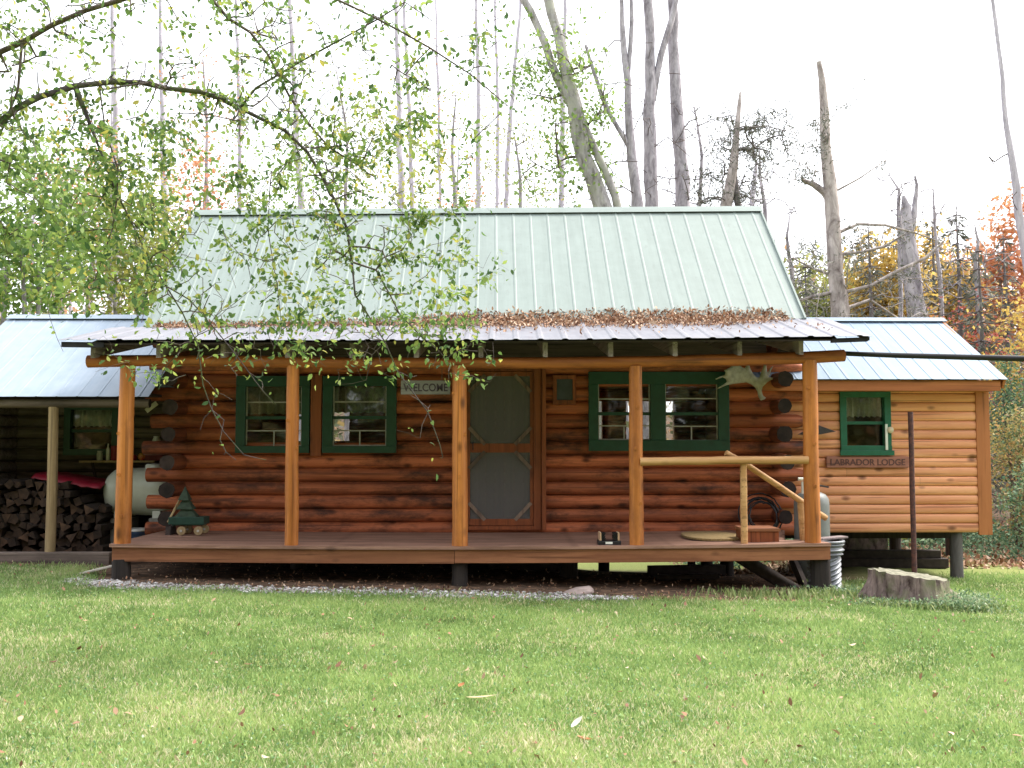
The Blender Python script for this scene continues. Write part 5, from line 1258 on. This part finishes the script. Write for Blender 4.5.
for px, pyt, Y, lab, lf in ((700, 105, 17, 'twiggy bare sapling right of the two thick straight trunks', None), (765, 150, 16, 'small bare sapling at the right end of the ridge', None), (455, 95, 22, 'twiggy sapling with a few pale leaves above the roof middle', (M['leaf_pale'], 5, .2, .1)), (345, 70, 21, 'bare sapling behind the hanging apple twigs', (M['leaf_pale'], 4, .2, .1)), (520, 130, 19, 'bushy bare sapling left of the mossy forked tree', (M['leaf_pale'], 5, .2, .1)), (205, 60, 20, 'twiggy sapling at the left end of the green roof', (M['leaf_orange'], 5, .2, .1)), (790, 215, 14, 'tangled bare sapling between the roof end and the dead spruce', None), (898, 175, 15, 'bare sapling left of the broken trunk', None), (938, 190, 16, 'bare twiggy sapling right of the broken trunk', None), (975, 225, 12, 'twiggy sapling just left of the leaning trunk', None)):
    bg_tree('bare_sapling', lab, [[(px+3, 300, 5), (px, 205 if pyt < 190 else 260, 4), (px+random.uniform(-6, 6), (pyt+205)/2 if pyt < 190 else (pyt+260)/2, 3), (px+random.uniform(-9, 9), pyt, 1.2)]], Y, M['bark_grey'], M['bark_grey'], [(150, px-45, px+45, pyt-10, 300 if pyt > 190 else 215, .9)], lf, 'bare saplings behind the cabin', r0=.006, maxd=4)
# right hand side
bg_tree('dead_spruce', 'tall dead spruce trunk with snapped top and drooping bare boughs right of the roof', [
    [(842, 345, 21), (838, 310, 19), (835, 270, 16), (832, 225, 14), (829, 185, 13), (826, 150, 11), (823, 110, 9), (821, 80, 7), (819, 62, 5)], [(834, 205, 11), (824, 192, 8), (812, 184, 7), (802, 180, 4)],
    [(846, 292, 4), (870, 286, 4), (895, 272, 3.5), (925, 258, 3), (945, 240, 1.6)], [(843, 254, 4), (862, 252, 3), (885, 246, 3), (905, 234, 2)], [(840, 232, 4), (858, 224, 3.5), (885, 225, 3), (915, 233, 2), (935, 240, 1.4)],
    [(848, 308, 4), (870, 300, 3.5), (888, 312, 2.5), (915, 330, 1.6)], [(836, 292, 4), (815, 296, 3.5), (795, 302, 2)], [(834, 276, 3), (812, 268, 2.5), (793, 258, 1.6)], [(838, 190, 2.4), (860, 178, 1.6), (886, 160, 1)]], 8.5, M['bark_dead'], M['bark_dead'],
    [(50, 785, 832, 115, 180, .8), (80, 842, 945, 215, 320, .9), (60, 785, 830, 235, 325, .8), (8, 840, 885, 75, 170, .6), (18, 850, 900, 225, 315, .8)], (M['needle'], 20, .07, .10, .2), None, droop=.05, r0=.006, step=.25)
bg_tree('broken_tree', 'thick grey broken trunk with splintered top beyond the annex roof', [[(920, 350, 21), (915, 300, 19), (910, 260, 17), (906, 225, 15), (905, 207, 10), (903, 196, 3)], [(909, 240, 8), (914, 215, 6), (917, 185, 3), (915, 176, 2)]], 13, M['bark_grey'], M['bark_grey'], [(40, 870, 955, 205, 315, .8)], None, None)
bg_tree('leaning_tree', 'tall thin bare trunk leaning left at the right edge of the photo', [[(1034, 330, 9), (1026, 260, 8), (1016, 190, 8), (1010, 150, 6.5), (1004, 100, 5), (999, 50, 4), (992, -5, 3.5), (986, -60, 3)]], 12, M['bark_glare'], M['bark_dark'], [(5, 984, 1010, 155, 166, .4), (6, 1005, 1045, 190, 330, .6)], None, None)
def spruce(label, px, pyt, Y, wpx, mat, dens=1.0, pyb=None):
    f = (Y+10.9)/1000; top = at(px, pyt, Y); gz = ground_z(top.x, Y); H = top.z-gz; Rm = wpx*f/2; root = thing('spruce_tree', label, 'tree', (top.x, Y, gz), 'dark spruces behind the annex')
    b = MB(); b.tube([(top.x, Y, gz-.2), (top.x+.05, Y, gz+H*.5), (top.x, Y, top.z)], [H*.018, H*.011, .01], 8, .5); tk = b
    P = []; Dd = []; S = []; br = b; z = gz+H*.12
    while z < top.z-.1:
        t = (z-gz)/H; n = random.randint(4, 6); a0 = random.random()*6
        for k in range(n):
            if random.random() < .12: continue
            a = a0+k*6.28/n+random.uniform(-.3, .3); L = Rm*(1-t)**.8*random.uniform(.55, 1.15)+.1; dv = Vector((math.cos(a), math.sin(a), 0)); pts = [Vector((top.x, Y, z))+dv*L*u+Vector((0, 0, -L*.45*u+L*.25*u*u)) for u in (0, .35, .7, 1)]
            br.tube(pts, [.02, .015, .01, .004], 4, .5, cap=False)
            m_ = int(L*46*dens)+4
            for _ in range(m_):
                u = random.uniform(.12, 1); i = min(2, int(u*3)); q = pts[i].lerp(pts[i+1], u*3-i); sd = dv.cross(Vector((0, 0, 1)))*random.choice((-1, 1)); w_ = (1-u)*L*.28+.05
                P.append(tuple(q+sd*random.random()*w_+Vector((0, 0, -random.random()*.16)))); d_ = (dv*.7+sd*.8+Vector((0, 0, -.5))).normalized(); Dd.append(tuple(d_)); S.append(random.uniform(.12, .26))
        z += .22+.2*random.random()
    b.build('trunk', M['bark_dark'], root, recalc=False)
    Lf = leaf_polys(np.array(P), np.array(S), .1, 0, .22, False, np.array(Dd)); np_mesh('crown', Lf, 4, mat, root)
spruce('ragged dark spruce standing between the broken trunk and the leaning trunk', 956, 205, 14, 95, M['needle'], .5)
spruce('smaller dark spruce right of the ragged spruce behind the annex', 978, 245, 11, 80, M['needle'], .6)
spruce('low dark spruce partly behind the dead spruce trunk', 868, 222, 13, 80, M['needle'], .35)
spruce('broad dark spruce at the right edge below the leaning trunk', 1042, 270, 13, 120, M['needle'], .6)
spruce('thin topped pale spruce between the dead spruce and the broken trunk', 893, 232, 17, 70, M['needle'], .5)
spruce('pale spruce between the broken trunk and the ragged spruce', 932, 218, 18, 80, M['needle'], .5)
spruce('short spruce at the foot of the cabin roof end', 805, 262, 15, 75, M['needle'], .5)
spruce('tall thin spruce right of the smaller dark spruce', 1003, 232, 17, 80, M['needle'], .45)
# broadleaved trees and shrubs
def bushy(name, label, px0, px1, pyt, Y, mat, n=90, per=60, size=.10, bark=None, group=None, pyb=444, cat='tree', stems=3, spread=.28, sY=None):
    f = (Y+10.9)/1000; cx_ = X((px0+px1)/2, Y); gz = ground_z(cx_, Y); zt = Z(pyt, Y); zb = max(gz+.15, Z(pyb, Y)); hw = (px1-px0)*f/2; root = thing(name, label, cat, (cx_, Y, gz), group); g = Grow()
    for k in range(stems):
        a = random.random()*6.28; q = Vector((cx_+random.uniform(-.25, .25)*hw, Y+random.uniform(-.3, .3), gz-.1)); h = (zt-gz)*random.uniform(.55, .8); t_ = Vector((cx_+math.cos(a)*hw*.35, Y+math.sin(a)*hw*.3, gz+h)); r_ = max(.02, (zt-gz)*.012)
        g.limb([q, q.lerp(t_, .5)+Vector((random.uniform(-.1, .1), 0, .1)), t_], [r_, r_*.7, r_*.4], None, .4)
    g.tips = []; T = []
    while len(T) < n:
        u, v, w_ = random.uniform(-1, 1), random.uniform(-1, 1), random.uniform(0, 1)
        if u*u+v*v > 1: continue
        env = 1-.75*abs(w_-.45)**1.6*2.2+.35*mnoise.noise((u*2, v*2, w_*3+px0))
        if math.hypot(u, v) > max(.15, env): continue
        T.append((cx_+u*hw, Y+v*min(hw, 2.2 if sY is None else sY), lerp(zb, zt, w_)))
    g.grow(T, .05, .4, .06); g.build(root, bark or M['bark_grey'], bark or M['bark_grey'], 7, 4, r0=.005)
    P = g.leaf_points(per, spread, 2); Lf = leaf_polys(P, size*(.6+.7*rng.random(len(P))), .2, .9, .65, False); np_mesh('crown', Lf, 4, mat, root); return root
bushy('maple_tree', 'bright green broad leaved tree rising behind the shed roof at the far left', -70, 95, 130, 8, M['leaf_green'], 125, 46, .13, pyb=330, group='leafy trees behind the shed')
bushy('maple_tree', 'pale green young tree behind the right part of the shed roof', 60, 185, 165, 9.5, M['leaf_pale'], 100, 38, .12, pyb=330, group='leafy trees behind the shed')
bushy('maple_tree', 'soft green tree low behind the left end of the cabin roof', 95, 215, 200, 11, M['leaf_pale'], 70, 34, .12, pyb=330, group='leafy trees behind the shed')
bushy('maple_tree', 'orange leaved tree showing between green leaves at the upper left', 20, 120, 100, 20, M['leaf_orange'], 50, 24, .16, pyb=300, group='leafy trees behind the shed')
bushy('maple_tree', 'salmon orange tree just left of the cabin ridge', 165, 225, 120, 19, M['leaf_orange'], 40, 26, .15, pyb=300, group='leafy trees behind the shed')
bushy('birch_tree', 'olive yellow young tree behind the hanging apple twigs above the roof', 330, 445, 78, 10, M['leaf_pale'], 60, 18, .11, pyb=240, group='leafy trees behind the shed')
bushy('birch_tree', 'loose pale green tree above the left end of the green roof', 190, 330, 118, 12, M['leaf_green'], 70, 18, .11, pyb=240, group='leafy trees behind the shed')
bushy('maple_tree', 'faint orange tree above the middle of the green roof', 425, 520, 158, 26, M['leaf_orange'], 26, 14, .15, pyb=260)
bushy('birch_tree', 'golden yellow tree behind the dead spruce and the annex roof', 850, 935, 240, 17, M['leaf_yellow'], 150, 60, .17, pyb=400, group='autumn trees behind the annex')
bushy('birch_tree', 'golden yellow tree right of the broken trunk above the annex ridge', 912, 985, 258, 19, M['leaf_yellow'], 140, 60, .17, pyb=400, group='autumn trees behind the annex')
bushy('maple_tree', 'orange and red tree beside the leaning trunk at the right edge', 975, 1060, 195, 20, M['leaf_orange'], 120, 50, .17, pyb=400, group='autumn trees behind the annex')
bushy('birch_tree', 'pale yellow leafy tree filling the gap behind the broken trunk', 880, 960, 225, 23, M['leaf_yellow'], 110, 50, .17, pyb=400, group='autumn trees behind the annex')
bushy('maple_tree', 'pale orange tree behind the two spruces at the right', 940, 1010, 228, 24, M['leaf_orange'], 90, 44, .17, pyb=400, group='autumn trees behind the annex')
bushy('birch_tree', 'pale olive tree behind the foot of the dead spruce', 795, 880, 250, 23, M['leaf_pale'], 100, 46, .16, pyb=400, group='autumn trees behind the annex')
bushy('maple_tree', 'red maple low behind the right end of the annex roof', 930, 1010, 300, 12, M['leaf_red'], 50, 30, .11, pyb=430, group='autumn trees behind the annex')
bushy('birch_tree', 'olive and yellow tree between the cabin roof end and the dead spruce', 770, 850, 262, 18, M['leaf_pale'], 120, 50, .15, pyb=400, group='autumn trees behind the annex')
bushy('maple_tree', 'yellow and orange bush like tree right of the annex eave', 985, 1075, 290, 9, M['leaf_yellow'], 95, 34, .10, pyb=470, group='autumn trees behind the annex')
GS = 'shrubs at the edge of the wood right of the annex'
for lab, a, b_, t, Y, mt, n, pb in (('mixed red and green shrub close behind the annex corner', 985, 1050, 410, 6.2, M['leaf_mixed'], 85, 560), ('dark blue green shrub low at the right edge of the photo', 1000, 1090, 462, 4.6, M['pine'], 75, 570), ('green shrub behind the annex corner board, above the red one', 985, 1040, 350, 8.2, M['pine'], 70, 480), ('rust and yellow shrub behind the green ones at the right edge', 1010, 1120, 400, 8.0, M['leaf_mixed'], 80, 520), ('low leafy shrub seen beneath the annex floor', 832, 905, 520, 6.6, M['leaf_pale'], 50, 555), ('low green shrub beneath the right half of the annex', 895, 990, 515, 7.0, M['pine'], 60, 555)):
    bushy('shrub', lab, a, b_, t, Y, mt, n, 48, .06, M['twig'], GS, pb, 'shrub', 4, .13, 1.0)
# the wood further back, read as one mass
def forest(name, label, spans, seed, mat, Yr, size=.32):
    P = []; K = []
    for x0, x1, z0, z1, n in spans:
        for _ in range(n):
            cx_ = random.uniform(x0, x1); Y = random.uniform(*Yr); gz = ground_z(cx_, Y); zc = gz+z0+(z1-z0)*random.random()**1.2; r = random.uniform(.5, 1.3)
            q = np.array((cx_, Y, zc))+rng.normal(size=(34, 3))*np.array((r, r, r*.7)); q[:, 2] = np.maximum(q[:, 2], gz+.05); P.append(q); K.append(np.clip(random.random()+rng.normal(size=34)*.12, 0, 1))
    P = np.vstack(P); K = np.concatenate(K); Lf = leaf_polys(P, size*(.6+.8*rng.random(len(P))), .1, .6, .7, False); o = np_mesh(name, Lf, 4, mat, rnd=K); tag(o, label, 'forest', kind='stuff')
t_w = m_leaf('far_wood_leaves', [(0, (.12, .15, .09)), (.3, (.24, .25, .12)), (.5, (.44, .36, .15)), (.68, (.50, .34, .15)), (.82, (.50, .26, .17)), (.9, (.28, .25, .24)), (1, (.34, .36, .18))], .35, .6)
forest('far_wood', 'autumn coloured wood closing off the view behind the buildings', [(8, 40, 0, 7.0, 700), (-40, -12, 0, 7, 300), (-12, 8, 0, 4.5, 150), (14, 40, 3, 8, 130)], 1, t_w, (24, 40))
def far_trunks():
    b = MB()
    for k in range(90):
        x = random.uniform(-34, 36); Y = random.uniform(26, 40); g = ground_z(x, Y); h = random.uniform(7, 15)*(1 if x < 9 else .55); dx = random.uniform(-.6, .6)
        b.tube([(x, Y, g), (x+dx*.4, Y, g+h*.5), (x+dx, Y, g+h)], [.13, .09, .02], 5, .5)
        for _ in range(7): t = random.uniform(.4, 1); a = random.random()*6.28; L = random.uniform(.6, 1.8); q = Vector((x+dx*t, Y, g+h*t)); b.tube([q, q+Vector((math.cos(a)*L*.6, math.sin(a)*L*.6, L*.5)), q+Vector((math.cos(a)*L, math.sin(a)*L, L*.9))], [.03, .02, .006], 4, .5, cap=False)
    o = b.build('far_wood_trunks', M['bark_glare'], recalc=False); tag(o, 'crowd of thin bare trunks standing far off in the wood', 'forest', kind='stuff')
far_trunks()
# the unseen trees across the clearing that the panes reflect; made tall to cut frontal light
forest('clearing_wood', 'trees across the clearing, seen as reflections in the cabin windows', [(-40, 40, 0, 19, 1900)], 2, t_w, (-40, -31), .8)
# leaf litter on the forest floor at the right
K = 9000; y = 3.2+9*rng.random(K)**1.3; x = 3+rng.random(K)*(3+y*.9); z = np.array([ground_z(a, b) for a, b in zip(x, y)])+.015+.03*rng.random(K)
o = np_mesh('forest_litter', leaf_polys(np.stack([x, y, z], 1), .05+.05*rng.random(K), 0, 2.2, .6), 6, M['litter']); tag(o, 'fallen leaves covering the ground at the edge of the wood', 'leaves', kind='stuff')

P = []; S = []
for _ in range(15000):
    x = random.uniform(3.2, 12); y = random.uniform(4.3, 8.5)
    if x < 6.6 and y < 5.2: continue
    h = max(0, .34+.45*mnoise.noise((x*1.1, y*1.1, 4)))*smooth(4.2, 5.2, y-.1*x+.3); P.append((x, y, ground_z(x, y)+.02+h*random.random())); S.append(random.uniform(.04, .09))
o = np_mesh('undergrowth', leaf_polys(np.array(P), np.array(S), .0, 1.0, .55), 6, M['pine']); tag(o, 'low green undergrowth along the edge of the wood behind and beside the annex', 'undergrowth', kind='stuff')
